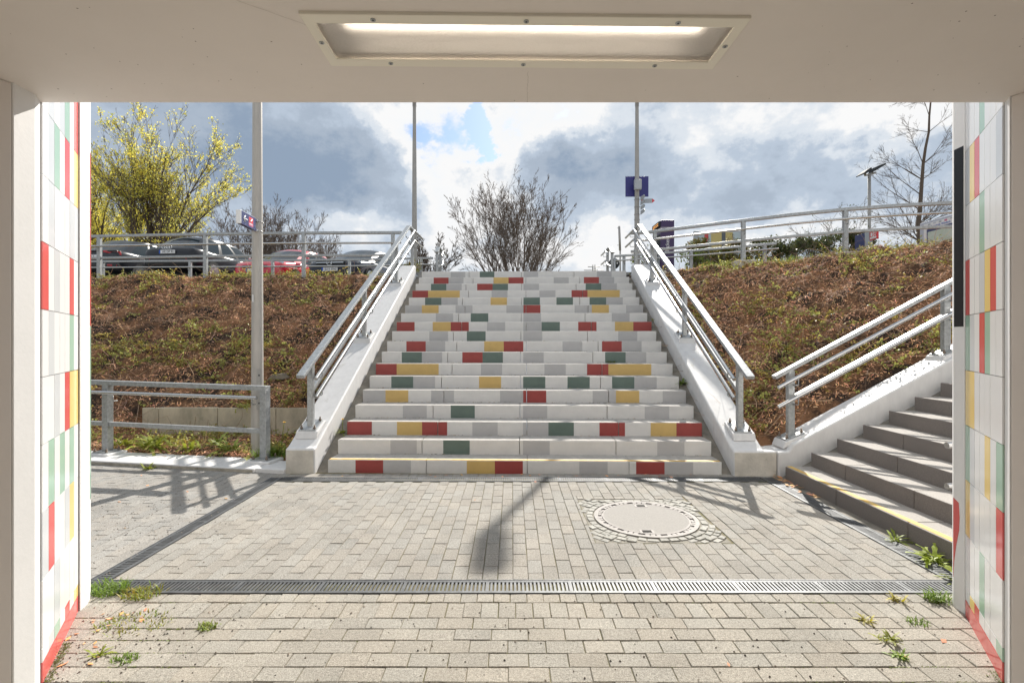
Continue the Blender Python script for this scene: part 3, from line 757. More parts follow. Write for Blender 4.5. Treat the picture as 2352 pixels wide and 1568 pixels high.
b_=MB(); b_.tube([lf(-.60,.0,ZC+.075),lf(.60,.0,ZC+.075)],.013,12); obj('lamp_tube',b_,M['lamp_tube'],lamp)
b_=MB(); b_.box((-.67,-.103,ZC+.105),(.67,.103,ZC+.118),fn=lf); b_.box((-.67,-.103,ZC+.015),(-.66,.103,ZC+.104),fn=lf); b_.box((.66,-.103,ZC+.015),(.67,.103,ZC+.104),fn=lf)
b_.box((-.659,.093,ZC+.015),(.659,.103,ZC+.104),fn=lf); b_.box((-.659,-.103,ZC+.015),(.659,-.093,ZC+.104),fn=lf)
M['refl']=mat('lamp reflector',(.42,.42,.42),.4); obj('reflector',b_,M['refl'],lamp)
for x,y in ((-.48,-.122),(.0,-.122),(.48,-.122),(-.48,.122),(0,.122),(.48,.122),(-.684,0),(.684,0)):
    b_=MB(); b_.tube([lf(x,y,ZC-.0098),lf(x,y,ZC-.0125)],.0085,12); o=obj('screw',b_,M['galv'],lamp)
    b2=MB(); b2.tube([lf(x,y,ZC-.0123),lf(x,y,ZC-.0132)],.0035,6); obj('screw_socket',b2,M['dark_grey'],o)

# formwork seams and small blemishes on the ceiling
rq=random.Random(8)
def seam(p0,p1,wd=.0016):
    b_=MB(); a=Vector((*p0,ZC)); e=Vector((*p1,ZC)); d=(e-a).normalized(); n=Vector((-d.y,d.x,0))*wd; m=24; vs=[]
    for i in range(m+1):
        q=a+(e-a)*i/m+n*rq.uniform(-1.2,1.2); vs+=[tuple(q-n*rq.uniform(.4,1)+Vector((0,0,-.0006))),tuple(q+n*rq.uniform(.4,1)+Vector((0,0,-.0006)))]
    b_.add(vs,[(2*i,2*i+2,2*i+3,2*i+1) for i in range(m)]); obj('formwork_seam',b_,M['seam'],ceil,recalc=False)
M['seam']=mat('ceiling seam',(.60,.555,.51),.8)
M['pock']=mat('ceiling pock mark',(.26,.22,.19),.9)
seam((.06,1.87),(.065,2.11)); seam((-1.06,1.30),(-.60,1.64))
for i in range(90):
    b_=MB() if i==0 else b_
    x=rq.choice((rq.uniform(-2,2),rq.gauss(1.5,.3),rq.gauss(-1.3,.4))); y=rq.uniform(1.3,2.1)
    if abs(x-.04)<.75 and abs(y-1.68)<.18: continue
    r=rq.uniform(.0012,.0035); q=[(x+r*math.cos(a)*rq.uniform(.6,1.3),y+r*math.sin(a)*rq.uniform(.6,1.3),ZC-.0007) for a in (0,1.2,2.5,3.8,5.1)]
    b_.add(q,[(0,1,2,3,4)])
kind(obj('pock_marks',b_,M['pock'],ceil,recalc=False),'stuff')

# unseen railway bank added over the tunnel to block sky light behind the court
b_=MB(); xs=[-70,-3.41,-3.40,3.40,3.41,70]
b_.prism([(-16,3.08),(1.2,3.08),(1.2,3.7),(-1.5,5.2),(-14,5.2),(-16,3.7)],-70,70,lambda p,q,e:(e,p,q)); kind(obj('sky_block_bank',b_,M['mortar']),'structure')
# ================================================================ banks
def sstep(a,b,x):
    t=min(1,max(0,(x-a)/(b-a))); return t*t*(3-2*t)
def lerp(pts,x):
    if x<=pts[0][0]: return pts[0][1]
    for (a,b),(c,d) in zip(pts[:-1],pts[1:]):
        if x<=c: return b+(d-b)*(x-a)/(c-a)
    return pts[-1][1]
def nz(x,y,s,o=0): return noise.noise((x*s+o,y*s-o,o*1.7))
def rough(x,y):
    return .085*nz(x,y,.9,3)+.09*nz(x,y,2.3,7)+.095*nz(x,y,4.6,1)+.065*nz(x,y,10,2)+.034*nz(x,y,21,4)
def ycL(X): return 10.78+.055*(-2.4-X)
def hL(X,Yv):
    kb=5.436+(-2.5-X)*.178+.44
    if Yv<kb: return -.12
    yc=ycL(X)
    a=.06 if Yv<7.455 else .45+(Yv-7.455)/(yc-7.455)*(2.93-.45)
    b=.06+max(0,(Yv-6.75)/(yc-6.75))*2.87
    w_=sstep(-5.35,-5.85,X) if X<-5.3 else 0
    z=a*(1-w_)+b*w_
    z=min(z,2.90+.03*min(1,max(0,Yv-yc)))
    damp=(.35 if Yv<7.45 else 1)*(1-.6*sstep(yc-.3,yc+.2,Yv))
    if abs(Yv-7.455)<.1 and X>-5.5: damp=.1
    return z+rough(X,Yv)*damp
RC=[(2.6,10.95),(3.0,10.85),(4.565,9.75),(6.03,8.93),(7.58,8.5),(10,8.15),(14,7.95)]
RZ=[(2.6,2.90),(4.5,2.99),(6.0,3.02),(9,3.0)]
def ycR(X): return lerp(RC,X)
def hR(X,Yv):
    yc=ycR(X); zc=lerp(RZ,X)
    z0=min(swz(max(2.9,X))-.10,zc-.02) if X>3.0 else .25
    # along the painted stair wall the bank follows that wall's slope
    t=max(0,(Yv-5.66)/(yc-5.66)); z=z0+(zc-z0)*min(1,t)
    z+=.10*math.sin(math.pi*min(1,t))*sstep(3.2,5,X)
    zwl=wz(Yv-5.45)-.05; k=sstep(3.6,2.75,X)
    z=z*(1-k)+min(z,zwl)*k
    e=sstep(5.66,5.95,Yv)*(1-.6*sstep(yc-.3,yc+.2,Yv))
    return z+rough(X+40,Yv)*e
def grid(x0,x1,y0,y1,st_,h,name):
    nx_=int((x1-x0)/st_); ny=int((y1-y0)/st_); b_=MB()
    vs=[]
    for i in range(nx_+1):
        for j in range(ny+1):
            X=x0+(x1-x0)*i/nx_; Yv=y0+(y1-y0)*j/ny; vs.append((X,Yv,h(X,Yv)))
    fs=[(i*(ny+1)+j,(i+1)*(ny+1)+j,(i+1)*(ny+1)+j+1,i*(ny+1)+j+1) for i in range(nx_) for j in range(ny)]
    b_.add(vs,fs,0,True); return kind(obj(name,b_,M['soil'],recalc=False),'structure')
grid(-15,-2.64,5.86,12.2,.04,hL,'left_bank')
grid(2.63,14,5.66,12.2,.04,hR,'right_bank')
b_=MB()
b_.add([(-300,12.1,2.9),(300,12.1,2.9),(300,14.4,3.10),(-300,14.4,3.10),(300,600,3.1),(-300,600,3.1)],[(0,1,2,3),(3,2,4,5)])
b_.add([(-300,-14,2.88),(-14.95,-14,2.88),(-14.95,12.1,2.88),(-300,12.1,2.88)],[(0,1,2,3)])
b_.add([(13.95,-14,2.88),(300,-14,2.88),(300,12.1,2.88),(13.95,12.1,2.88)],[(0,1,2,3)])
kind(obj('ground',b_,M['ground'],recalc=False),'structure')
b_=MB(); b_.add([(-2.4,10.65,2.9405),(3.0,10.65,2.9405),(3.0,13.6,3.06),(-2.4,13.6,3.06)],[(0,1,2,3)])
kind(obj('landing',b_,M['mortar'],recalc=False),'structure')
b_=MB(); b_.add([(-30,14.6,3.15),(-3.2,14.6,3.15),(-3.2,21.5,3.15),(-30,21.5,3.15)],[(0,1,2,3)]); kind(obj('car_park',b_,M['asphalt'],recalc=False),'structure')

# scatter: wood chips, dry twigs, creeping shrubs, crest grass
rg=random.Random(21)
def slope_n(h,X,Yv,e=.04):
    return Vector((h(X-e,Yv)-h(X+e,Yv),h(X,Yv-e)-h(X,Yv+e),2*e)).normalized()
def chips(h,reg,n,name):
    b_=MB(); c=0
    while c<n:
        X=rg.uniform(reg[0],reg[1]); Yv=rg.uniform(reg[2],reg[3])
        z=h(X,Yv)
        if z<-.05: continue
        q=nz(X,Yv,1.3,9)*.5+.5
        if rg.random()>q*1.25: continue
        nn=(slope_n(h,X,Yv)+Vector((rg.gauss(0,.35),rg.gauss(0,.35),rg.gauss(0,.2)))).normalized()
        u=nn.orthogonal().normalized(); u=Matrix.Rotation(rg.uniform(0,6.28),3,nn)@u; v=nn.cross(u)
        a=rg.uniform(.007,.026); w_=rg.uniform(.0025,.007); p=Vector((X,Yv,z+rg.uniform(.0,.012)))
        k=rg.choice((.2,.35,.5,.7,.9,1.1,1.3,1.6)); col=(k*rg.uniform(.9,1.1),k*rg.uniform(.8,1.0),k*rg.uniform(.7,1.0))
        b_.add([p-u*a-v*w_,p+u*a-v*w_*.7,p+u*a+v*w_,p-u*a+v*w_*.8],[(0,1,2,3)],0,False,col); c+=1
    return kind(obj(name,b_,M['chip'],recalc=False),'stuff')
REGL=(-11.5,-2.66,5.9,11.2); REGR=(2.72,9.5,5.82,10.9)
chips(hL,REGL,60000,'wood_chips'); chips(lambda x,y:hR(x,y) if y<ycR(x)+.15 else -1,REGR,50000,'wood_chips')
def twigs(h,reg,n,name):
    b_=MB(); c=0
    while c<n:
        X=rg.uniform(reg[0],reg[1]); Yv=rg.uniform(reg[2],reg[3]); z=h(X,Yv)
        if z<-.05: continue
        c+=1
        a=rg.uniform(0,6.28); l=rg.uniform(.12,.65); d=Vector((math.cos(a),math.sin(a)*.7,rg.uniform(.05,.7))); p=Vector((X,Yv,z-.01)); pts=[p]
        for i in range(4):
            d=(d+Vector((rg.gauss(0,.28),rg.gauss(0,.28),rg.gauss(-.12,.25)))).normalized(); p=p+d*l/4
            zz=h(p.x,p.y)
            if zz>-.05 and p.z<zz+.004: p.z=zz+.006
            pts.append(p.copy())
        k=rg.choice((.35,.5,.8,1.1,1.5)); r=rg.uniform(.0018,.0042)
        b_.tube(pts,[r,r,r*.9,r*.7,r*.4],3,0,False,False,(k,k*rg.uniform(.85,1),k*rg.uniform(.7,1)))
    return kind(obj(name,b_,M['twig'],recalc=False),'stuff')
twigs(hL,REGL,2600,'dry_twigs'); twigs(lambda x,y:hR(x,y) if y<ycR(x)+.1 else -1,REGR,2100,'dry_twigs')
def leafq(b_,p,d,l,w_,col,up=None):
    d=d.normalized(); s=d.cross(up or Vector((rg.gauss(0,1),rg.gauss(0,1),rg.gauss(0,1)+.8))); 
    if s.length<1e-4: s=d.orthogonal()
    s=s.normalized()*w_
    b_.add([p,p+d*l*.5+s,p+d*l,p+d*l*.5-s],[(0,1,2,3)],0,False,col)
def sprigs(h,reg,n,name,dens=lambda x,y:1):
    b_=MB(); c=0; guard=0
    while c<n and guard<n*40:
        guard+=1
        X=rg.uniform(reg[0],reg[1]); Yv=rg.uniform(reg[2],reg[3]); z=h(X,Yv)
        if z<-.05: continue
        q=sstep(.0,.4,nz(X,Yv,1.1,13)+.5*nz(X,Yv,3.4,5))*.9+.07
        if rg.random()>q*dens(X,Yv): continue
        c+=1
        kk=rg.uniform(.7,1.35); br=rg.random()
        for s in range(rg.randint(2,4)):
            a=rg.uniform(0,6.28); d=Vector((math.cos(a),math.sin(a),rg.uniform(.1,1.1))).normalized(); p=Vector((X+rg.gauss(0,.03),Yv+rg.gauss(0,.03),z))
            L_=rg.uniform(.08,.34); m=int(L_/.016)
            st=[p.copy()]
            for i in range(m):
                d=(d+Vector((rg.gauss(0,.1),rg.gauss(0,.1),rg.gauss(-.03,.1)))).normalized(); p=p+d*L_/m; st.append(p.copy())
                ld=(d*.4+Vector((rg.gauss(0,1),rg.gauss(0,1),rg.gauss(.2,.8)))).normalized()
                k=kk*rg.uniform(.75,1.25)
                col=(k*1.05,k,k*.9) if br<.7 else (k*1.25,k*.92,k*.75)
                l=rg.uniform(.020,.042); leafq(b_,p,ld,l,l*.36,col)
            b_.tube(st[::3]+[st[-1]],.0018,3,0,False,False,(.5,.32,.3))
    return kind(obj(name,b_,M['sprig'],recalc=False),'stuff')
sprigs(hL,REGL,1000,'creeping_shrubs',lambda x,y:.35 if abs(y-ycL(x))<.35 else 1); sprigs(lambda x,y:hR(x,y) if y<ycR(x)+.1 else -1,REGR,600,'creeping_shrubs',lambda x,y:.35 if abs(y-ycR(x))<.4 else 1)
def blade(b_,p,l,w_,lean,col):
    a=rg.uniform(0,6.28); s=Vector((math.cos(a+1.57),math.sin(a+1.57),0))*w_
    d=Vector((math.cos(a)*lean,math.sin(a)*lean,1)).normalized(); m=p+d*l*.55; t=m+(d+Vector((math.cos(a)*lean*1.2,math.sin(a)*lean*1.2,-.35*lean))).normalized()*l*.45
    b_.add([p-s,p+s,m+s*.8,m-s*.8,t],[(0,1,2,3),(3,2,4)],0,False,col)
def crest(h,yc,x0,x1,n,name):
    b_=MB(); c=0
    while c<n:
        X=rg.uniform(x0,x1); Yv=yc(X)+rg.gauss(.05,.16)
        if rg.random()>sstep(-.25,.4,nz(X,Yv,1.6,31))+.12: continue
        p=Vector((X,Yv,h(X,Yv)-.01)); k=rg.uniform(.6,1.3); dry=rg.random()<.35
        blade(b_,p,rg.uniform(.05,.17),.0032,rg.uniform(.1,.8),(k*1.6,k*1.05,k*1.0) if dry else (k,k,k)); c+=1
    return kind(obj(name,b_,M['grass'],recalc=False),'stuff')
crest(hL,ycL,-12,-2.7,1100,'crest_grass'); crest(hR,ycR,2.8,9.5,2300,'crest_grass')
sprigs(lambda x,y:hL(x,y),(-12,-2.7,10.45,11.7),120,'crest_weeds',lambda x,y:1.0 if abs(y-ycL(x)-.05)<.28 else 0)
sprigs(lambda x,y:hR(x,y),(2.8,9.5,8.0,11.1),55,'crest_weeds',lambda x,y:1.0 if abs(y-ycR(x)-.02)<.28 else 0)

# ---------------------------------------------------------------- individual weeds
def grass_tuft(label,loc,n,l,spread,group,yel=0):
    b_=MB()
    for i in range(n):
        a=rg.uniform(0,6.28); r=spread*math.sqrt(rg.random()); k=rg.uniform(.6,1.35); y_=1+yel*rg.random()
        blade(b_,Vector(loc)+Vector((r*math.cos(a)*1.5,r*math.sin(a),-.005)),rg.uniform(.5,1)*l,.0032,rg.uniform(.2,1.3),(k*y_,k,k*.9))
    return tag(obj('grass_tuft',b_,M['grass'],base=loc,recalc=False),label,'grass tuft',group)
def rosette(label,loc,n,l,group,flower=None,col=(1,1,1),name='weed'):
    t=thing(name,label,'weed',loc,group); b_=MB(); P=Vector(loc)
    for i in range(int(n*2.6)):
        a=6.28*i/n*2.4+rg.uniform(-.5,.5); el_=rg.uniform(.1,1.4); L_=l*rg.uniform(.4,1.15); k=rg.uniform(.6,1.3); off=Vector((rg.gauss(0,l*.2),rg.gauss(0,l*.14),0)); L_*=rg.choice((1,1,.55,.4))
        d=Vector((math.cos(a),math.sin(a),el_)).normalized(); s=Vector((-math.sin(a),math.cos(a),0)); pts=[]; 
        for j in range(6):
            f=j/5; c=P+off+d*L_*f+Vector((0,0,-L_*.35*f*f)); w_=L_*.085*math.sin(min(1,f*1.25+.08)*2.6)*(1.25 if j%2 else .65)
            pts.append((c-s*w_,c+s*w_))
        vs=[q for p in pts for q in p]; b_.add(vs,[(2*j,2*j+1,2*j+3,2*j+2) for j in range(5)],0,False,(k*col[0],k*col[1],k*col[2]))
    obj('leaves',b_,M['leaf'],t,recalc=False)
    for (dx,dy,hh) in (flower or []):
        s_=MB(); s_.tube([P,P+Vector((dx*.5,dy*.5,hh*.6)),P+Vector((dx,dy,hh))],.004,5,0,True,True,(.9,.8,.8)); o=obj('stem',s_,M['leaf'],t)
        f_=MB(); c=P+Vector((dx,dy,hh))
        for i in range(26):
            a=i*2.4; r=.024*math.sqrt((i+1)/26); e=c+Vector((r*math.cos(a),r*math.sin(a),.012-.01*(i/26))); f_.add([c,e+Vector((-.004*math.sin(a),.004*math.cos(a),0)),e+Vector((.004*math.sin(a),-.004*math.cos(a),0))],[(0,1,2)])
        obj('flower',f_,M['dandelion'],o,recalc=False)
    return t
GW='weeds growing along the paving and kerb'
pk=lambda a,b,z=.06: K(a,b,z)
rosette('tall flowering dandelion between the lamp pole and the white stair wall',(-2.82,6.05,.06),18,.32,GW,flower=[(.02,.05,.40)])
grass_tuft('dense grass tuft at the foot of the big lamp pole',(-2.90,5.98,.05),260,.26,.13,GW)
rosette('dandelion with one low flower just left of the railing end post',(-3.55,6.28,.09),17,.30,GW,flower=[(.04,-.12,.09)])
rosette('broad bright dandelion midway along the railing on the bank',(-4.62,6.42,.09),24,.36,GW,col=(1.2,1.1,.9))
rosette('pale dandelion rosette between the broad bright one and its smaller neighbour',(-4.08,6.30,.09),16,.26,GW,col=(1.25,1.15,.9))
rosette('small upright dandelion below the concrete slabs',(-3.95,6.60,.09),14,.27,GW)
rosette('dandelion beside the left railing post on the bank',(-5.15,6.55,.09),14,.28,GW,col=(1.3,1.15,.8))
rosette('yellowish weed hanging over the front edge of the white kerb',(-4.15,5.66,.0),12,.16,GW,col=(1.2,1.1,.8))
grass_tuft('thick green grass tuft covering the left end of the near drain',(-2.38,2.90,.0),340,.075,.095,GW)
grass_tuft('flat yellow green tuft to the right of the thick drain tuft',(-2.13,2.86,.0),220,.065,.08,GW,yel=1)
rosette('weed on the paving nearest the left tile wall',(-1.905,2.30,.0),10,.07,GW,col=(1.2,1.15,.9))
grass_tuft('sparse grass in the paving joints near the left tunnel post',(-1.95,2.56,0),200,.038,.12,GW,yel=.8)
grass_tuft('little green tuft in the paving beside the left wall weed',(-1.77,2.27,0),90,.035,.04,GW)
grass_tuft('small tuft in the middle left paving joint',(-1.55,2.53,0),90,.04,.035,GW,yel=.4)
rosette('leafy weed at the foot of the first dark side step',(2.55+.24,3.28,.0),26,.17,GW,col=(1.1,1.1,.9))
rosette('leafy weed hugging the right tunnel post by the drain end',(2.72,2.99,.0),24,.15,GW,col=(1.2,1.15,.8))
rosette('lone weed beside the side drain under the dark steps',(2.80,3.62,.0),12,.12,GW)
rosette('brownish weed in the paving just in front of the right drain end',(2.17,2.80,.0),14,.08,GW,col=(1.5,1.05,.6))
grass_tuft('thin grass standing against the right tunnel post',(2.40,2.79,0),130,.09,.05,GW)
rosette('reddish weed cluster in the right paving third row from the drain',(1.84,2.58,.0),15,.075,GW,col=(1.4,1.0,.7))
rosette('green and brown weed patch in the middle of the right paving weeds',(1.83,2.42,.0),17,.08,GW,col=(1.2,1.05,.8))
rosette('bright green weed at the bottom of the right weed row',(1.79,2.29,.0),15,.075,GW,col=(.95,1.15,.8))
grass_tuft('low tuft in a paving joint close to the right tile wall',(2.10,2.57,0),80,.035,.04,GW)
rosette('thistle like weed growing between the right stair wall and the steps',SF(2.225,1.55,.86),18,.24,GW,col=(.8,.95,.8))
rosette('small weed growing between the left stair wall and the steps',SF(-2.235,.62,.32),12,.15,GW,flower=[(.0,.0,.17)])
rosette('small dark weed on the eighth painted riser',SF(1.33,7*TR-.02,Z1+6*RH),9,.12,GW,col=(.6,.6,.6))
t=tag(obj('stone',(lambda b_:(b_.add([(-4.06+.30+a*.8,7.98+c,.83+e*.8) for a,c,e in ((-.2,-.08,0),(.16,-.1,.02),(.22,.08,.05),(-.15,.12,.03),(-.12,-.05,.11),(.1,-.06,.14),(.12,.06,.15),(-.08,.07,.12))],[(0,1,5,4),(1,2,6,5),(2,3,7,6),(3,0,4,7),(4,5,6,7),(3,2,1,0)]),b_)[1])(MB()),M['rock'],bevel=.02,base=(-3.76,7.98,.86)),'pale grey stone lying on the left bank above the concrete slabs','stone')
# fallen leaves and debris
b_=MB()
def litter(n,x0,x1,y0,y1,s0,s1,z=.004):
    for i in range(n):
        p=Vector((rg.uniform(x0,x1),rg.uniform(y0,y1),z)); a=rg.uniform(0,6.28); u=Vector((math.cos(a),math.sin(a),rg.uniform(-.2,.2))); v=Vector((-u.y,u.x,rg.uniform(-.1,.3))); s=rg.uniform(s0,s1)
        k=rg.uniform(.5,1.4); b_.add([p-u*s,p+v*s*.5,p+u*s,p-v*s*.4],[(0,1,2,3)],0,False,(k,k*rg.uniform(.7,1),k*rg.uniform(.5,.9)))
litter(7,-2.3,2.6,2.2,5.2,.012,.032); litter(40,2.76,2.88,4.6,5.35,.015,.04,.012); litter(25,-2.2,2.2,5.30,5.44,.012,.03); litter(30,-5,-2.6,3,5.5,.01,.03); litter(30,-2.2,-1.9,2.1,2.7,.008,.02)
kind(obj('leaf_litter',b_,M['chip'],recalc=False),'stuff')
b_=MB()
for i in range(1500):
    if rg.random()<.55: x,y=rg.gauss(-3.4,.7),rg.gauss(3.9,.6)
    elif rg.random()<.5: x,y=rg.gauss(-1.9,.25),rg.uniform(2.0,2.75)
    else: x,y=rg.uniform(-2.3,2.5),rg.uniform(1.9,2.8)
    s=rg.uniform(.0015,.005); p=Vector((x,y,.001)); k=rg.choice((.08,.15,.3,.5))
    b_.add([p+Vector(q)*s for q in ((-1,-.8,0),(1,-1,0),(.9,1,0),(-1,.8,0),(0,0,1.3))],[(0,1,4),(1,2,4),(2,3,4),(3,0,4)],0,False,(k,k*1.4,k*2))
kind(obj('grit',b_,M['chip'],recalc=False),'stuff')

# moss and seedlings rooted in the paving joints, dirt in the step corners
b_=MB()
def mossbit(x,y,s,k,z=-.002):
    p=Vector((x,y,z)); a=rg.uniform(0,6.28)
    for q in range(3):
        a+=2.1; u=Vector((math.cos(a),math.sin(a),rg.uniform(.2,.9))).normalized()*s; v=Vector((-u.y,u.x,0)).normalized()*s*.4
        b_.add([p-v,p+u,p+v],[(0,1,2)],0,False,(k*rg.uniform(.9,1.5),k,k*.7))
rows=[2.614-.0985*i for i in range(8)]+[2.767,2.866]
for i in range(2600):
    side=rg.random()
    x=rg.gauss(-1.95,.22) if side<.34 else (rg.gauss(1.95,.28) if side<.66 else rg.uniform(-2.2,2.2))
    y=rg.choice(rows)+rg.gauss(0,.0022)
    if nz(x,y,2.2,17)<(-.05 if side<.66 else .12): continue
    mossbit(x,y,rg.uniform(.003,.009) if side<.66 else rg.uniform(.002,.005),rg.uniform(.5,1.0))
for i in range(1200):   # wall bases
    if rg.random()<.5: t_=rg.random(); x=-2.0-.32*t_+rg.gauss(.02,.012); y=2.11+.55*t_
    else: t_=rg.random(); x=2.10+.32*t_-abs(rg.gauss(.02,.015)); y=2.11+.52*t_
    if nz(x,y,5,3)<-.05: continue
    mossbit(x,y,rg.uniform(.002,.007),rg.uniform(.3,.9),.001)
for i in range(900):
    x=rg.uniform(-2.4,2.6); y=rg.choice((3.026,5.155,5.325))+rg.gauss(0,.004); 
    if nz(x,y,2.5,8)<.0: continue
    mossbit(x,y,rg.uniform(.002,.006),rg.uniform(.4,.9),.001)
kind(obj('joint_moss',b_,M['grass'],recalc=False),'stuff')
b_=MB()
for k in range(1,NS):
    zt=Z1+RH*(k-1)
    for i in range(90):
        x=rg.uniform(-HW,HW); 
        if nz(x*1.0,k*3.1,1.8,6)<-.1: continue
        p=Vector(SF(x,TR*k-abs(rg.gauss(0,.006))-.002,zt+.001)); s=rg.uniform(.002,.006); kk=rg.choice((.15,.25,.4,.6))
        b_.add([p+Vector(q)*s for q in ((-1.6,-.6,0),(1.6,-.7,0),(1.4,.8,.2),(-1.4,.8,.2),(0,0,1.2))],[(0,1,4),(1,2,4),(2,3,4),(3,0,4)],0,False,(kk,kk*1.3,kk*1.2))
kind(obj('step_dirt',b_,M['chip'],recalc=False),'stuff')
# ================================================================ railings of the upper level
def curved_rail(label,group,pts,posts,top=3.85,tube=3.645,mid=3.42,base=lambda x,y:2.93,foot=False,vert_end=None):
    t=thing('guard_rail',label,'railing',(pts[0][0],pts[0][1],top-.9),group)
    def sw(name,z,w_,h_,mt):
        b_=MB()
        P=[Vector((x,y,z)) for x,y in pts]
        rings=[]
        for i,p in enumerate(P):
            d=(P[min(i+1,len(P)-1)]-P[max(i-1,0)]).normalized(); n=Vector((-d.y,d.x,0)).normalized()*w_/2; u=Vector((0,0,h_/2)); rings.append([p-n-u,p+n-u,p+n+u,p-n+u])
        vs=[q for r in rings for q in r]; fs=[(a+k,a+(k+1)%4,a+4+(k+1)%4,a+4+k) for a in range(0,4*len(P)-4,4) for k in range(4)]+[(3,2,1,0),tuple(4*len(P)-4+k for k in range(4))]
        b_.add(vs,fs); return obj(name,b_,mt,t,bevel=.004)
    sw('top_rail',top-.025,.075,.055,M['galv'])
    b_=MB(); b_.tube([Vector((x+.0,y-.10,tube)) for x,y in pts],.022,10); obj('tube_rail',b_,M['steel'],t,sharp=50)
    if mid: sw('lower_rail',mid,.05,.05,M['galv'])
    for (x,y) in posts:
        zb=base(x,y); b_=MB(); b_.box((x-.037,y-.037,zb-.05),(x+.037,y+.037,top-.05)); p=obj('post',b_,M['galv'],t,bevel=.006)
        br=MB(); br.tube([(x,y-.04,tube-.09),(x,y-.09,tube-.09),(x,y-.10,tube-.08),(x,y-.10,tube-.015)],.0065,6); obj('bracket',br,M['galv_flat'],p)
        if foot:
            f_=MB(); f_.box((x-.19,y-.16,zb-.2),(x+.21,y+.2,zb+.03)); obj('footing',f_,M['raw_concrete'],p,bevel=.02)
    if vert_end:
        x,y,z0,z1=vert_end; b_=MB(); b_.tube([(x,y-.1,z0),(x,y-.1,z1)],.022,10); obj('end_tube',b_,M['steel'],t)
    return t
GU='galvanised railings along the upper level'
pts=[(-2.40,10.83),(-4.56,10.87),(-6.78,10.98),(-9.31,11.2),(-11.9,11.45),(-14,11.7)]
curved_rail('long galvanised railing along the crest of the left bank in front of the cars',GU,pts,[(-2.60,10.84)]+pts[1:5],tube=3.585,mid=3.335,base=lambda x,y:hL(x,y))
pts=[(-2.26,14.2),(-2.6,14.22),(-4.75,14.5),(-7.04,14.6),(-9.53,14.7),(-12.2,14.8),(-14.5,14.9)]
curved_rail('lower galvanised railing standing close to the car fronts on the left',GU,pts,pts[1:6],top=3.86,tube=3.64,mid=None,base=lambda x,y:3.0)
pts=[(2.62,10.95),(2.91,10.9),(3.7,10.38),(4.565,9.8),(5.25,9.38),(6.03,8.98),(6.8,8.73),(7.58,8.56),(8.8,8.38),(10.2,8.2)]
curved_rail('curved galvanised railing climbing along the crest of the right bank',GU,pts,[(3.1,10.77),(4.565,9.8),(6.03,8.98),(7.9,8.51)],top=3.865,tube=3.655,mid=3.435,base=lambda x,y:hR(x,y)+.02,foot=True)
pts=[(2.88,13.9),(3.7,13.6),(4.54,13.2),(5.5,12.65),(6.45,12.1)]
curved_rail('lower galvanised railing in front of the ticket machine and poster',GU,pts,[(3.12,13.83),(4.72,13.08),(6.22,12.22)],top=3.865,tube=3.70,mid=None,base=lambda x,y:2.95,vert_end=(2.86,13.9,3.0,3.84))
GT='short handrails at the far side of the landing'
for sgn,x0,lab in ((-1,-2.02,'short galvanised handrail beyond the landing on the left, in front of the bare bush'),(1,2.70,'short galvanised handrail beyond the landing beside the round sign on the right')):
    t=thing('handrail',lab,'handrail',(x0,13.6,3.05),GT)
    b_=MB(); b_.sweep_rect([(x0,13.30,3.84),(x0,13.62,4.03),(x0,14.25,4.03)],(1,0,0),.11,.04); obj('top_rail',b_,M['galv'],t,bevel=.004)
    xi=x0-sgn*.13
    for dz in (.10,.36):
        b_=MB(); b_.tube([(xi,13.34,3.86-dz),(xi,13.62,4.03-dz),(xi,14.3,4.03-dz)],.0215,10); o=obj('tube_rail',b_,M['steel'],t,sharp=50)
        br=MB(); br.tube([(x0,14.0,3.94-dz),(xi+sgn*.01,14.0,3.94-dz),(xi,14.0,4.01-dz)],.0065,6); obj('bracket',br,M['galv_flat'],o)
    for y in (13.38,14.02):
        b_=MB(); b_.box((x0-.034,y-.034,2.98),(x0+.034,y+.034,3.84 if y<13.5 else 4.01)); obj('post',b_,M['galv'],t,bevel=.005)
    b_=MB(); b_.sweep_rect([(x0,13.42,3.46),(x0,13.98,3.60)],(1,0,0),.05,.05); obj('lower_rail',b_,M['galv'],t)

# ================================================================ lamp poles and signs
def pole(label,x,y,z0,r0,r1,z1,mt,head=True,group=None,name='lamp_post',arm=1.0):
    t=thing(name,label,'lamp post',(x,y,z0),group)
    b_=MB(); n=10; b_.tube([(x,y,z0-.1+(z1-z0+.1)*i/n) for i in range(n+1)],[r0+(r1-r0)*i/n for i in range(n+1)],20); p=obj('pole',b_,mt,t,sharp=60)
    if head:
        b_=MB(); b_.tube([(x,y,z1-.12),(x,y,z1+.04)],[r1*1.2,r1*1.2],14); obj('collar',b_,mt,t,sharp=40)
        b_=MB(); b_.prism([(-.05,.05),(.05,.05),(.125,-.12),(.135,-.62),(.09,-.74),(-.09,-.74),(-.135,-.62),(-.125,-.12)],z1+.02,z1+.09,lambda p_,q_,e:(x+p_,y+q_,e)); obj('lamp_head',b_,M['dark_grey'],t,bevel=.02)
        b_=MB(); b_.box((x-.10,y-.64,z1+.008),(x+.10,y-.2,z1+.0195)); obj('lens',b_,M['sign_white'],t)
    return t,p
GP='tall grey lamp posts at the stair head'
t,p=pole('big weathered conical lamp post beside the low railing on the left',-3.14,6.12,.05,.074,.043,7.0,M['pole'],name='lamp_post')
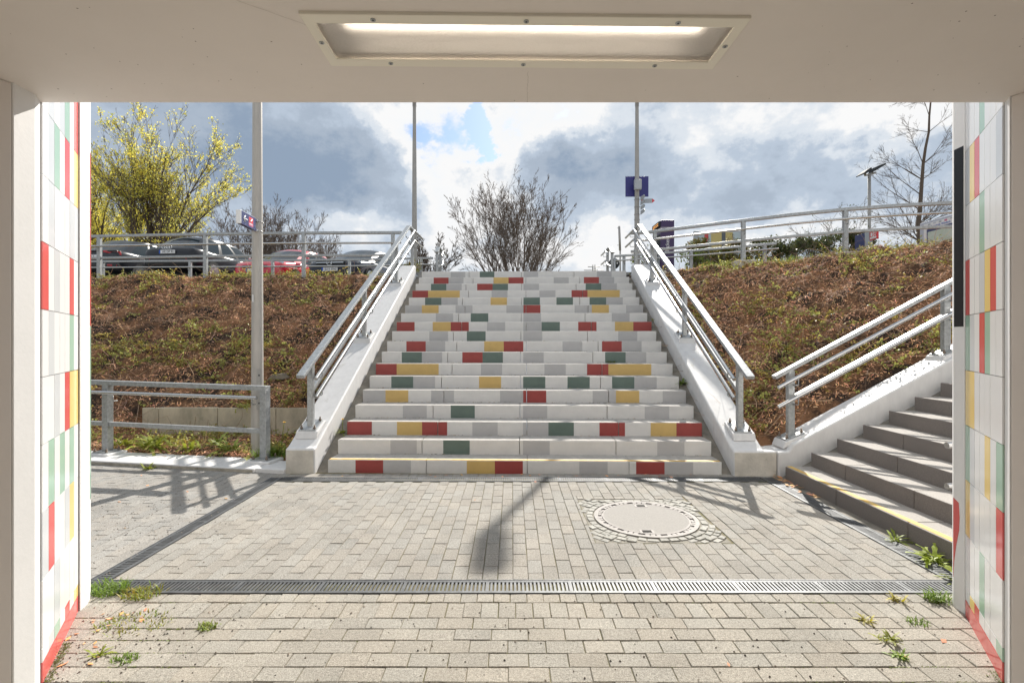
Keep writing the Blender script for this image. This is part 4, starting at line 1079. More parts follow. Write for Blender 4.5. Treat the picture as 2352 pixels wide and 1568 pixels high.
# access door on the pole
b_=MB()
def onp(a,z,rr): 
    return (-3.14+rr*math.sin(a),6.12-rr*math.cos(a),z)
vs=[];fs=[]
for i in range(7):
    a=.35+.75*i/6
    for z in (.62,1.12): vs.append(onp(a,z,.0735))
fs=[(2*i,2*i+2,2*i+3,2*i+1) for i in range(6)]; b_.add(vs,fs,0,True); obj('access_door',b_,M['pole_thin'],p,recalc=False)
for z in (.70,1.04):
    b_=MB(); b_.tube([onp(.72,z,.070),onp(.72,z,.080)],.010,8); obj('lock',b_,M['dark_grey'],p)
t=tag(obj('sticker',(lambda b_:(b_.add([onp(a,z,.0722) for a,z in ((-.42,1.94),(-.12,1.93),(-.12,2.02),(-.42,2.03))],[(0,1,2,3)]),b_)[1])(MB()),M['sign_white'],recalc=False),'small white sticker on the big lamp post','sticker')
pole('thin tall lamp post behind the left stair handrail',-2.751,14.0,3.0,.083,.047,8.2,M['pole_thin'],group=GP)
pole('thin tall lamp post behind the right stair handrail carrying a blue sign',3.525,14.0,3.0,.083,.047,8.2,M['pole_thin'],group=GP)
# flag sign on the big pole: arrow and pictogram, facing right
t=thing('direction_sign','dark blue flag sign with white left arrow and pink pictogram on the big lamp post','sign',(-3.10,5.75,2.86))
a0=Vector((-3.115,6.02,0)); a1=Vector((-3.09,5.60,0)); d=(a0-a1).normalized(); n=Vector((d.y,-d.x,0))
if n.x<0: n=-n
Ls=(a0-a1).length
G=lambda a,b,z:tuple(a1+d*a+n*b+Vector((0,0,z)))
zc=2.865; hh=.077
b_=MB(); b_.box((.022,-.025,zc-hh),(Ls-.04,.025,zc+hh),fn=G); obj('panel',b_,M['navy'],t,bevel=.004)
b_=MB(); b_.box((0,-.027,zc-hh-.001),(.0215,.027,zc+hh+.001),fn=G); obj('end_cap',b_,M['sign_white'],t,bevel=.006)
b_=MB(); b_.tube([G(.075,.0255,zc+.0),G(.165,.0255,zc)],.006,6); 
b_.tube([G(.115,.0255,zc+.035),G(.075,.0255,zc),G(.115,.0255,zc-.035)],.006,6); obj('arrow',b_,M['sign_white'],t)
b_=MB(); b_.box((.20,.0252,zc-.055),(.31,.0262,zc+.05),fn=G); o=obj('pictogram',b_,M['sign_pink'],t)
b_=MB(); b_.box((.21,.0263,zc-.015),(.30,.0272,zc+.044),fn=G); obj('pictogram_field',b_,M['sign_red'],o)
b_=MB(); b_.tube([G(.225,.028,zc+.012),G(.245,.028,zc+.0),G(.28,.028,zc+.032)],.005,6); b_.box((.215,.0263,zc-.036),(.29,.0272,zc-.024),fn=G); obj('pictogram_mark',b_,M['sign_white'],o)
for z in (zc+.06,zc-.06):
    b_=MB(); vs=[]
    b_.tube([(-3.14+.066*math.cos(q),6.12+.066*math.sin(q),z) for q in [i*2*math.pi/20 for i in range(21)]],.005,5); b_.box((Ls-.01,-.02,z-.015),(Ls+.05,.02,z+.015),fn=G); obj('clamp',b_,M['steel'],t)
# blue sign seen from behind with grey box
c=px(1463,428.5,14.1)
t=thing('platform_sign','square dark blue sign board seen from behind on the right lamp post','sign',tuple(c))
b_=MB(); b_.box((c.x-.326,14.09,c.z-.288),(c.x+.326,14.12,c.z+.288)); obj('board',b_,M['blue'],t,bevel=.004)
t=thing('junction_box','small pale grey box strapped to the lamp post in front of the blue board','box',tuple(px(1465,424,13.9)))
c2=px(1465,424,13.85)
b_=MB(); b_.box((c2.x-.098,13.80,c2.z-.14),(c2.x+.098,13.91,c2.z+.14)); o=obj('housing',b_,M['sign_grey'],t,bevel=.008)
for sx_ in (-.075,.075):
    for sz in (-.115,.115):
        b_=MB(); b_.tube([(c2.x+sx_,13.801,c2.z+sz),(c2.x+sx_,13.792,c2.z+sz)],.006,6); obj('screw',b_,M['dark_grey'],o)
t=thing('finger_post_sign','small white arrow sign with red tip pointing right from the right lamp post','sign',tuple(px(1474,461,13.8)))
q0=Vector((3.615,13.93,0)); dv=Vector((.97,-.10,0)).normalized(); nv=Vector((dv.y,-dv.x,0)); 
H=lambda a,b,z:tuple(q0+dv*a+nv*b+Vector((0,0,z)))
zz=5.39
b_=MB(); b_.prism([(0,zz-.06),(.31,zz-.06),(.31,zz+.06),(0,zz+.06)],-.01,.01,lambda p,q,e:H(p,e,q)); obj('arm',b_,M['sign_grey'],t)
b_=MB(); b_.prism([(.3105,zz-.06),(.385,zz),(.3105,zz+.06)],-.01,.01,lambda p,q,e:H(p,e,q)); obj('red_tip',b_,M['sign_red'],t)
b_=MB(); b_.box((.012,.0101,zz-.0),(.045,.0115,zz+.045),fn=H); obj('emblem',b_,M['sign_red'],t)
b_=MB(); b_.box((.07,.0101,zz-.012),(.26,.0112,zz+.008),fn=H); obj('lettering',b_,M['sign_grey'],t)
for i in range(4):
    b_=MB(); z=zz+.06-.13*i; b_.prism([(0,z-.05),(.26,z-.05),(.33,z),(.26,z+.05),(0,z+.05)],-.008,.008,lambda p,q,e:(3.61+e+p*.10,13.93-p,q)); 
    obj('side_arm',b_,M['sign_grey'],t)
b_=MB(); 
for z in (5.45,5.24,5.03,4.88): b_.tube([(3.525+.079*math.cos(q),14.0+.079*math.sin(q),z) for q in [i*2*math.pi/16 for i in range(17)]],.006,5)
obj('clamp',b_,M['galv_flat'],t)
# ticket machine
t=thing('ticket_machine','tall dark purple ticket machine with white vertical lettering behind the right railing','ticket machine',(4.38,14.37,2.95))
tx0,tx1,ty0,ty1=4.20,4.58,14.0,14.74; ztop=4.88
b_=MB(); b_.box((tx0,ty0,2.95),(tx1,ty1,4.66)); obj('cabinet',b_,M['purple'],t,bevel=.012)
b_=MB(); b_.box((tx0,ty0,4.668),(tx1,ty1,ztop)); obj('head',b_,M['purple'],t,bevel=.012)
b_=MB(); b_.box((tx0+.004,ty0+.004,4.655),(tx1-.004,ty1-.004,4.672)); obj('trim',b_,M['sign_white'],t)
b_=MB(); b_.box((tx0-.05,ty0+.02,4.70),(tx0-.0005,ty1-.03,ztop-.03)); obj('display',b_,M['dark_grey'],t,bevel=.01)
for i in range(4):
    for j in range(2):
        b_=MB(); b_.box((tx0-.053,ty0+.10+.14*i,4.735+.05*j),(tx0-.0495,ty0+.19+.14*i,4.755+.05*j)); obj('display_text',b_,M['display'],t)
b_=MB(); b_.box((tx0-.012,ty0+.08,4.0),(tx0-.0005,ty1-.1,4.5)); obj('screen',b_,M['dark_grey'],t)
b_=MB(); b_.box((tx0-.03,ty0+.1,3.5),(tx0-.0005,ty1-.3,3.9)); obj('coin_panel',b_,M['sign_grey'],t)
text_mesh('lettering','Tickets',.155,frame((4.385,ty0-.0025,4.20),(0,0,1),(-1,0,0)),M['sign_white'],t,extrude=.002,xs=1.05)
# poster board
t=thing('poster_board','wide poster board with red curve and yellow bars behind the hedge on the right','poster',(7.0,17,3.1))
pl=px(1595,530,17); pr=px(1705,530,17); pw=pr.x-pl.x
b_=MB(); b_.box((pl.x,17.0,3.3),(pr.x,17.12,pl.z)); obj('board',b_,M['sign_grey'],t,bevel=.01)
seg=[(.09,.97,'poster_pale')]
b_=MB(); b_.box((pl.x+.09*pw,16.993,3.5),(pl.x+.97*pw,16.9995,pl.z-.05)); o=obj('print',b_,M['poster_pale'],t)
for a,e,mm in ((.345,.565,'poster_yellow'),(.567,.645,'poster_grey'),(.647,.80,'poster_yellow')):
    b_=MB(); b_.box((pl.x+a*pw,16.987,3.55),(pl.x+e*pw,16.9925,pl.z-.055)); obj('print_bar',b_,M[mm],o)
b_=MB(); b_.sweep_rect([(pl.x+pw*.255,16.986,pl.z-.06),(pl.x+pw*.24,16.986,pl.z-.25),(pl.x+pw*.20,16.986,pl.z-.45),(pl.x+pw*.15,16.986,pl.z-.75),(pl.x+pw*.11,16.986,pl.z-.98)],(0,1,0),.006,.13); obj('print_curve',b_,M['sign_red'],o)
for xx in (pl.x+.15,pr.x-.15):
    b_=MB(); b_.box((xx-.04,17.03,3.05),(xx+.04,17.09,3.3)); obj('leg',b_,M['sign_grey'],t)
# round sign (back), marker post
t=thing('round_sign','small round dark sign disc seen from behind beside the landing','sign',(3.3,16,3.1))
b_=MB(); b_.tube([(3.29,16,3.96),(3.29,16.012,3.96)],.175,32); o=obj('disc',b_,M['dark_grey'],t,sharp=40)
b_=MB(); b_.box((3.37,15.99,3.95),(3.41,15.998,4.0)); obj('sticker',b_,M['sign_white'],o)
b_=MB(); b_.tube([(3.29,16.04,3.05),(3.29,16.04,4.1)],.025,8); obj('post',b_,M['galv'],t)
t=thing('antenna_post','thin bare post with small steps behind the right handrails','post',(3.27,15,3.1))
b_=MB(); b_.tube([(3.27,15,3.05),(3.27,15,4.3)],.024,8); o=obj('lower_tube',b_,M['pole_thin'],t)
b_=MB(); b_.tube([(3.265,15,4.2),(3.24,15,4.93)],.034,10); obj('upper_tube',b_,M['pole_thin'],t)
for z in (4.88,4.36,4.04):
    b_=MB(); b_.tube([(3.26,15,z),(3.18,15,z)],.008,6); obj('step_bolt',b_,M['galv'],t)
# double headed lamp
t=thing('double_street_lamp','street lamp with two flat heads beside the bare tree on the right','street lamp',(12.24,17,3.1))
b_=MB(); b_.tube([(12.24,17,3.05),(12.24,17,7.2)],.05,12); obj('pole',b_,M['pole_thin'],t)
b_=MB(); b_.tube([(12.08,17,7.13),(12.24,17,7.17),(12.42,16.95,7.21)],.03,8); obj('crossarm',b_,M['pole_thin'],t)
for (x0,x1,zA,zB) in ((12.14,11.86,7.28,7.12),(12.29,12.61,7.29,7.44)):
    b_=MB(); b_.prism([(0,-.05),(.08,-.065),(1,-.02),(1,.015),(.55,.05),(.08,.06)],16.72,17.12,lambda p,q,e:(x0+(x1-x0)*p,e,zA+(zB-zA)*p+q)); obj('lamp_head',b_,M['dark_grey'],t,bevel=.01)
    b_=MB(); b_.tube([(x0+(x1-x0)*.15,17,zA-.12),(x0+(x1-x0)*.15,17,zA)],.04,8); obj('neck',b_,M['pole_thin'],t)
# station sign
t=thing('station_sign','blue station name sign with red DB emblem panel behind the right crest','sign',(9.34,13.05,3.1))
b_=MB(); b_.box((9.30,12.93,3.05),(9.40,13.09,4.33)); obj('column',b_,M['sign_grey'],t,bevel=.01)
b_=MB(); b_.box((9.31,13.095,3.35),(9.36,13.48,4.32)); o=obj('name_panel',b_,M['navy'],t,bevel=.005)
b_=MB(); b_.box((9.306,13.10,3.93),(9.3098,13.46,3.95)); obj('light_band',b_,M['sign_grey'],o)
ez0,ez1,ey0,ey1=4.08,4.34,12.66,12.925
b_=MB(); b_.box((9.31,ey0,ez0),(9.36,ey1,ez1)); o=obj('emblem_panel',b_,M['sign_red'],t,bevel=.012)
b_=MB(); b_.box((9.3075,ey0+.022,ez0+.022),(9.3095,ey1-.022,ez1-.022)); obj('emblem_border',b_,M['sign_white'],o)
b_=MB(); b_.box((9.305,ey0+.034,ez0+.034),(9.3072,ey1-.034,ez1-.034)); obj('emblem_field',b_,M['sign_white'],o)
text_mesh('emblem_letters','DB',.20,frame((9.3035,(ey0+ey1)/2,(ez0+ez1)/2-.002),(0,-1,0),(0,0,1)),M['sign_red'],o,extrude=.001,xs=.92)
# information case
t=thing('information_case','glazed information case with map and blue lettering at the right edge','information board',(9.9,11.4,3.1))
cy0,cy1=10.6,12.02; cz0,cz1=3.05,4.31; X0=9.87
b_=MB(); b_.box((X0,cy0,cz0),(X0+.12,cy1,cz1)); obj('cabinet',b_,M['case'],t,bevel=.02)
b_=MB(); b_.box((X0-.006,cy0+.1,cz0+.06),(X0-.0005,cy1-.13,cz1-.06)); obj('backing',b_,M['sign_white'],t)
b_=MB(); b_.box((X0-.010,cy0+.12,cz0+.1),(X0-.0065,cy1-.22,cz1-.20)); o=obj('map_border',b_,M['navy'],t)
b_=MB(); b_.box((X0-.013,cy0+.12,cz0+.1),(X0-.0105,cy1-.25,cz1-.27)); obj('map',b_,M['map'],o)
text_mesh('lettering','Gemeinde Windeck',.066,frame((X0-.0085,11.43,cz1-.155),(0,-1,0),(0,0,1)),M['text_blue'],t,extrude=.001)
rr=random.Random(4)
for i in range(7):
    y=cy1-.25-.15*i; b_=MB(); b_.box((X0-.009,y-.07,cz1-.105+rr.uniform(-.01,.01)),(X0-.0065,y,cz1-.075)); obj('notice',b_,M[rr.choice(('sign_grey','teal','map','case','sign_pink'))],t)
b_=MB(); b_.box((X0-.009,cy1-.26,cz0+.25),(X0-.0065,cy1-.16,cz0+.40)); obj('notice',b_,M['teal'],t)
# far pylon
t=thing('power_pylon','tiny lattice power pylon on the far horizon above the stair top','pylon',(41.2,250,3.1))
b_=MB(); P=px(1364,609,250); bx=P.x
for sx_ in (-1,1):
    for sy in (-1,1): b_.tube([(bx+sx_*3,250+sy*3,3),(bx+sx_*.5,250+sy*.5,40)],.16,4)
for z,wd in ((35,4.5),(37.3,5),(39,3)): b_.tube([(bx-wd,250,z),(bx+wd,250,z)],.2,4)
for i in range(10):
    z=3+3.6*i; w0=3-2.5*i/10.4; w1=3-2.5*(i+1)/10.4; b_.tube([(bx-w0,247.5+i*.22,z),(bx+w1,247.7+i*.22,z+3.6)],.1,3); b_.tube([(bx+w0,247.5+i*.22,z),(bx-w1,247.7+i*.22,z+3.6)],.1,3)
o=obj('lattice',b_,M['pole_thin'],t)
# ================================================================ trees and bushes
rt=random.Random(77)
class Tree:
    def __init__(s): s.b=MB(); s.tips=[]
    def grow(s,p,d,L_,r,depth,P):
        n=max(3,int(L_/P['seg'])); pts=[p.copy()]; rad=[r]; d=d.normalized(); kids=[]
        for i in range(n):
            f=(i+1)/n
            d=(d+Vector((rt.gauss(0,P['wig']),rt.gauss(0,P['wig']),rt.gauss(P['up'],P['wig'])))).normalized()
            p=p+d*L_/n; pts.append(p.copy()); rad.append(max(P['rmin'],r*(1-f*P['tap'])))
            if depth<P['depth'] and f>P['bare'][min(depth,len(P['bare'])-1)]: kids.append((p.copy(),d.copy(),f,rad[-1]))
            if depth>=P['depth']-1: s.tips.append((p.copy(),d.copy(),depth))
        s.b.tube(pts,rad,6 if depth==0 else (4 if depth==1 else 3),0,False,True)
        if depth>=P['depth']: return
        nk=P['kids'][min(depth,len(P['kids'])-1)]
        for i in range(nk):
            q,dd,f,rr_=kids[rt.randrange(len(kids))] if kids else (p,d,1,r)
            a=rt.uniform(*P['ang']); ax=dd.orthogonal().normalized(); ax=Matrix.Rotation(rt.uniform(0,6.28),3,dd)@ax
            nd=Matrix.Rotation(a,3,ax)@dd
            nd.z+=P.get('lift',.15); 
            s.grow(q,nd,L_*rt.uniform(*P['len'])*(1.15-.55*f),max(P['rmin'],rr_*rt.uniform(.45,.7)),depth+1,P)
def leaves(tips,per,spread,size,aspect,cols,keep=1.0,flat=False):
    b_=MB()
    for (p,d,dp) in tips:
        if rt.random()>keep: continue
        for i in range(per):
            q=p+Vector((rt.gauss(0,spread),rt.gauss(0,spread),rt.gauss(0,spread)))
            u=Vector((rt.gauss(0,1),rt.gauss(0,1),rt.gauss(.2,.8))).normalized(); v=u.orthogonal().normalized(); v=Matrix.Rotation(rt.uniform(0,6.28),3,u)@v
            s=size*rt.uniform(.6,1.25); c=rt.choice(cols); k=rt.uniform(.7,1.25)
            b_.add([q-v*s,q+u.cross(v)*s*aspect,q+v*s,q-u.cross(v)*s*aspect],[(0,1,2,3)],0,False,(c[0]*k,c[1]*k,c[2]*k))
    return b_
def maple(label,x,y,z,H,stems,spread,seed,keep):
    global rt; rt=random.Random(seed)
    t=thing('maple_tree',label,'tree',(x,y,z),'yellow flowering maples behind the cars')
    T_=Tree(); P=dict(seg=.42,wig=.07,up=.03,rmin=.0055,tap=.8,depth=3,bare=(.18,.2,.15),kids=(12,8,5),ang=(.3,.7),len=(.34,.55),lift=.2)
    T_.b.tube([(x,y,z-.2),(x,y,z+.9)],[.30,.22],8)
    for i in range(stems):
        a=6.28*i/stems+rt.uniform(-.3,.3); ln=rt.uniform(.05,spread); d=Vector((math.cos(a)*ln,math.sin(a)*ln,1))
        T_.grow(Vector((x+.1*math.cos(a),y+.1*math.sin(a),z+.8)),d,H*rt.uniform(.72,1.0)*(1-.20*ln),rt.uniform(.055,.09),0,P)
    obj('trunk',T_.b,M['bark'],t,recalc=False)
    tp=[q for q in T_.tips]
    obj('crown',leaves(tp,6,.07,.040,.75,[(1,1,1),(1.1,1.05,.8),(.85,.95,1),(.65,.75,.9)],keep),M['blossom'],t,recalc=False)
    return t
maple('large yellow flowering maple spreading above the black estate car',-17.1,24,3.15,7.2,13,.66,101,.15)
maple('yellow flowering maple cut off by the left tunnel wall',-21.9,24.5,3.15,7.4,11,.7,102,.2)
maple('low yellow green maple further back at the left edge',-25.5,32,3.15,5.6,8,.75,103,.6)
def bare(name,label,x,y,z,H,stems,spread,seed,P,rad=(.03,.05),r0=.3,grp=None,mt='bark',hfun=None):
    global rt; rt=random.Random(seed); t=thing(name,label,'bush' if 'bush' in name else 'tree',(x,y,z),grp); T_=Tree()
    for i in range(stems):
        a=rt.uniform(0,6.28); q=rt.random()**.75; ln=spread*q; d=Vector((math.cos(a)*ln,math.sin(a)*ln*.8,1))
        T_.grow(Vector((x+r0*math.cos(a)*q*1.3,y+r0*math.sin(a)*q,z-.05)),d,H*rt.uniform(.78,1.0)*(1-.18*q),rt.uniform(*rad),0,P)
    obj('branches',T_.b,M[mt],t,recalc=False); return t,T_
PB=dict(seg=.33,wig=.075,up=.03,rmin=.0055,tap=.8,depth=3,bare=(.2,.2,.2),kids=(12,8,5),ang=(.25,.75),len=(.30,.5),lift=.10)
bare('bare_bush','big bare multi stemmed bush rising behind the stair top',.22,18,2.95,3.95,32,.85,201,dict(PB,kids=(11,7,4),rmin=.0045,wig=.065),rad=(.013,.032),r0=.45,mt='bark_grey')
PB2=dict(PB); PB2.update(kids=(11,8,4))
GB='bare bushes behind the car park'
bare('bare_bush','brown bare bush behind the red car, left of the lamp post',-13.9,26,3.15,5.2,18,.55,202,PB2,grp=GB,r0=.6,mt='bark_grey')
bare('bare_bush','brown bare bush right of the big lamp post behind the red car',-11.6,26,3.15,5.0,18,.6,203,PB2,grp=GB,r0=.6,mt='bark_grey')
bare('bare_bush','smallest bare bush above the dark car front',-9.4,26,3.15,3.3,14,.7,204,PB2,grp=GB,r0=.5,mt='bark_grey')
bare('bare_bush','little bare shrub between the left lamp post and the landing rail',-2.55,15.6,3.0,1.9,9,.8,205,dict(PB2,seg=.2),grp=GB,rad=(.012,.02),r0=.15)
# bare tree on the right
rt=random.Random(310)
t=thing('bare_tree','tall bare single trunk tree at the right edge','tree',(16.6,20,3.1)); T_=Tree()
PT=dict(seg=.45,wig=.10,up=.02,rmin=.006,tap=.85,depth=3,bare=(.15,.2,.2),kids=(6,4,3),ang=(.4,.8),len=(.35,.55),lift=.1)
tr=[Vector((16.6,20,3.0))]; 
for i in range(14): tr.append(tr[-1]+Vector((rt.gauss(.045 if i>5 else -.0,.05),rt.gauss(0,.05),.62)))
T_.b.tube(tr,[.10*(1-i/15)+.014 for i in range(15)],8)
for i in range(26):
    j=rt.randint(3,13); q=tr[j]; a=rt.choice((0,3.14))+rt.gauss(0,.75); d=Vector((math.cos(a),math.sin(a)*.8,rt.uniform(.25,.9)))
    T_.grow(q,d,rt.uniform(1.6,3.1)*(1.15-.05*j),.030*(1-j/22),0,dict(PT,depth=2,kids=(11,5),rmin=.004))
obj('trunk',T_.b,M['bark'],t,recalc=False)
# leafy bushes on the right
def bush(label,x,y,z,W,H,seed,n,cols,mt,tw=True,size=.038,tall=1.0,grp='green bushes behind the right crest',name='green_bush'):
    global rt; rt=random.Random(seed); t=thing(name,label,'bush',(x,y,z),grp); T_=Tree()
    for i in range(10):
        a=rt.uniform(0,6.28); ln=rt.uniform(.1,W/H*.75); T_.grow(Vector((x,y,z-.05)),Vector((math.cos(a)*ln,math.sin(a)*ln,1)),H*rt.uniform(.6,.85)*tall,.016,0,dict(PB2,seg=.2,depth=2,kids=(7,4),wig=.13,rmin=.004))
    obj('branches',T_.b,M['bark_grey'],t,recalc=False)
    tips=[]
    cl=[(rt.uniform(-.5,.5)*W,rt.uniform(-.4,.4)*W*.7,rt.uniform(.2,.85)*H,rt.uniform(.12,.26)*W) for _ in range(15)]
    for i in range(int(n*2.2)):
        cx,cy,cz,r=rt.choice(cl); v=Vector((rt.gauss(0,1),rt.gauss(0,1),rt.gauss(0,1))).normalized()*r*rt.random()**.4
        tips.append((Vector((x+cx,y+cy,z+max(.02,cz+v.z*.9)))+Vector((v.x,v.y,0)),Vector((0,0,1)),0))
    b_=leaves(tips,2,.03,size,.6,cols); 
    if tw: 
        b2=leaves(T_.tips,1,.04,size*.7,.6,cols,.35); k=len(b_.v); b_.v+=b2.v; b_.f+=[tuple(k+i for i in f) for f in b2.f]; b_.m+=b2.m; b_.s+=b2.s; b_.c+=b2.c
    obj('leaves',b_,M[mt],t,recalc=False)
GR=[(1,1,1),(1.3,1.15,.9),(.7,.8,.8),(1.6,1.3,.8)]
RU=[(1.6,1.1,.7),(2.2,1.2,.7),(1.2,1.3,.7),(2.6,1.5,1)]
bush('rusty green hedge bush in front of the poster board, left half',6.13,15.4,3.0,1.2,1.75,401,1100,RU,'ivy')
bush('rusty green hedge bush in front of the poster board, right half',6.98,15.4,3.0,1.15,1.8,402,1000,RU,'ivy')
bush('dark green bush just right of the poster board',8.27,15.6,3.1,1.1,1.75,403,1200,GR,'ivy')
bush('dark ivy covered bush in the middle of the right crest gap',9.67,16,3.1,1.15,1.95,404,1100,GR,'ivy')
bush('thorny twiggy bush left of the second crest post',10.4,16.3,3.1,1.3,2.4,405,300,GR,'ivy',tall=1.25)
bush('dense dark green bush behind the station sign',11.15,16,3.1,.85,2.25,406,1600,GR,'ivy')
bush('thin leafy shrub behind the foot of the right lamp post',3.95,14.5,3.0,.6,1.3,407,200,[(2,1.9,1),(2.4,2,1)],'ivy')
bush('thin twiggy shrub left of the hedge by the ticket machine',5.4,14.6,3.0,.8,1.35,408,220,[(2,2.1,1),(2.4,2.2,1)],'ivy')
bush('low rusty shrub at the left end of the stair top',-2.5,12.0,2.95,.5,.45,409,200,[(3,1.5,.9),(2,1.8,.8)],'ivy',size=.02)
bush('twiggy shrub by the display case',10.6,13.5,3.1,.8,1.2,410,130,[(2.4,1.8,1),(2,2,1)],'ivy')

# ================================================================ cars
def car(label,cx,cy,gz,yaw,paint,L_,W,H,kindc,trunk,plate,faces,extra):
    """local x right, y forward, z up; rear at y=0; yaw about z at (cx,cy) which is the end facing the camera"""
    t=thing('parked_car',label,'car',(cx,cy,gz),'cars parked behind the left railing')
    flip=(faces=='front')
    ca,sa=math.cos(yaw),math.sin(yaw)
    def f(x,y,z):
        if flip: x,y=-x,L_-y
        return (cx+x*ca-y*sa,cy+x*sa+y*ca,gz+z)
    w=W/2
    cowl=L_*kindc['cowl']; rearb=L_*kindc['rearb']
    bz=kindc['belt']; nose=kindc['nose']; rz=kindc['rearz']
    st=[(0,.70,rz-.30,.50),(.02,.84,rz-.12,.36),(.09,.92,rz-.02,.30),(.35,.975,rz+.01,.24),(.8,.995,bz+.02,.20),(L_*.3,1,bz+.01,.20),(L_*.5,1,bz,.20),(L_*.66,1,bz-.01,.20),(cowl,.99,bz-.02,.20),(cowl+(L_-cowl)*.45,.98,bz-.07,.20),(cowl+(L_-cowl)*.78,.95,(bz+nose)/2-.03,.22),(L_-.12,.86,nose,.24),(L_-.03,.76,nose-.10,.30),(L_,.62,nose-.25,.40)]
    b_=MB(); ring=[]
    for (y,k,zt,zl) in st:
        h=zt-zl; ring.append([(k*w*.93,zl),(k*w*.995,zl+h*.22),(k*w,zl+h*.5),(k*w*.995,zl+h*.72),(k*w*.975,zt-.07),(k*w*.93,zt-.015),(k*w*.80,zt+.02),(k*w*.42,zt+.045),(0,zt+.05)])
    n=len(ring[0]); vs=[]
    for (y,_,_,_),r in zip(st,ring):
        vs+=[f(x,y,z) for x,z in r]+[f(-x,y,z) for x,z in reversed(r[:-1])]
    m=2*n-1; fs=[]
    for i in range(len(st)-1):
        for k in range(m-1): fs.append((i*m+k,i*m+k+1,(i+1)*m+k+1,(i+1)*m+k))
        fs.append((i*m+m-1,i*m,(i+1)*m,(i+1)*m+m-1))
    fs.append(tuple(range(m))); fs.append(tuple((len(st)-1)*m+k for k in range(m)))
    b_.add(vs,fs,0,True); body=obj('body',b_,paint,t,sharp=42)
    s_=body.modifiers.new('sub','SUBSURF'); s_.levels=1; s_.render_levels=1
    # greenhouse
    r0,r1=kindc['r0']*L_,kindc['r1']*L_; f0,f1=cowl+.08,kindc['f1']*L_
    def outline(q):
        yr=r0+(r1-r0)*q; yf=f0+(f1-f0)*q; ww=w*(.90-.20*q**1.15); z=bz-.02+(H-bz+.0)*(1-(1-q)**1.12)
        o=[]
        for i in range(7):
            u=-1+2*i/6; o.append((u*ww*.82,yr-.10*(1-u*u)*(1-.4*q),z+.035*(1-u*u)*q))
        o.append((ww*.97,yr+.16,z)); 
        for v in (.30,.36,.62,.67): o.append((ww,yr+.16+(yf-yr-.42)*v,z+.012*q))
        o.append((ww*.97,yf-.26,z))
        for i in range(7):
            u=1-2*i/6; o.append((u*ww*.86,yf+.14*(1-u*u)*(1-.3*q),z+.035*(1-u*u)*q))
        o.append((-ww*.97,yf-.26,z))
        for v in (.67,.62,.36,.30): o.append((-ww,yr+.16+(yf-yr-.42)*v,z+.012*q))
        o.append((-ww*.97,yr+.16,z)); return o
    qs=(0,.30,.60,.86,.95,1.0); O_=[outline(q) for q in qs]; m=len(O_[0])
    def paintf(k): return k in (6,8+0,12,10,8) if False else None
    pil={6,12,19,25}   # corner pillars
    dark={8,10,21,23}  # B and C pillars
    g_=MB(); p_=MB()
    vs=[f(*p) for o in O_ for p in o]
    g_.v=list(vs); p_.v=list(vs)
    for i in range(len(qs)-1):
        for k in range(m):
            fa=(i*m+k,i*m+(k+1)%m,(i+1)*m+(k+1)%m,(i+1)*m+k)
            tgt=p_ if (i>=3 or k in pil) else g_
            if i==3 and k not in pil: tgt=p_
            tgt.f.append(fa); tgt.m.append(1 if (k in dark and tgt is g_) else 0); tgt.s.append(True); tgt.c.append(None)
    top=(len(qs)-1)*m
    cxv=len(p_.v)
    # roof cap: strips across
    yc=[O_[-1][i] for i in range(m)]
    ctr=f(0,(r1+f1)/2,H+.055); p_.v.append(ctr)
    for k in range(m): p_.f.append((top+k,top+(k+1)%m,cxv)); p_.m.append(0); p_.s.append(True); p_.c.append(None)
    obj('roof',p_,paint,t,sharp=50); obj('windows',g_,[M['glass'],M['black']],t,sharp=50)
    # wheels
    for sx_ in (-1,1):
        for yy in (.82,L_-.88):
            q=MB(); q.tube([f(sx_*(w-.22),yy,.33),f(sx_*(w+.005),yy,.33)],.33,20); wo=obj('wheel',q,M['tyre'],t,sharp=40)
            q=MB(); q.tube([f(sx_*(w-.01),yy,.33),f(sx_*(w+.012),yy,.33)],.235,14); obj('rim',q,M['rim'],wo,sharp=40)
    # lights
    ez=lambda y0,y1,x0,x1,z0,z1:[(x,y,z) for z in (z0,z1) for (x,y) in ((x0,y0),(x1,y0),(x1,y1),(x0,y1))]
    def patch(name,quad,mt,par,th=.03):
        # quad: 4 local points; extruded along -y (rear) or +y (front)
        q=MB(); s=-1 if not flip else 1
        vs=[f(x,y,z) for x,y,z in quad]+[f(x,y+s*th,z) for x,y,z in quad]
        q.add(vs,[(0,1,2,3),(4,5,6,7),(0,1,5,4),(1,2,6,5),(2,3,7,6),(3,0,4,7)]); return obj(name,q,mt,par,bevel=.006)
    for sx_ in (-1,1):
        for (nm,quad,mt) in extra['lights']: patch(nm,[(sx_*x,y,z) for x,y,z in quad],M[mt],t)
    for (nm,quad,mt) in extra.get('patches',[]): patch(nm,quad,M[mt],t,.02)
    # mirrors
    for sx_ in (-1,1):
        q=MB(); a=[(sx_*(w*.90),f0-.30,bz+.02),(sx_*(w+.20),f0-.30,bz+.05),(sx_*(w+.20),f0-.30,bz+.17),(sx_*(w*.95),f0-.30,bz+.15)]
        q.add([f(*p) for p in a]+[f(p[0],p[1]+.14,p[2]) for p in a],[(0,1,2,3),(4,5,6,7),(0,1,5,4),(1,2,6,5),(2,3,7,6),(3,0,4,7)]); obj('mirror',q,paint,t,bevel=.03)
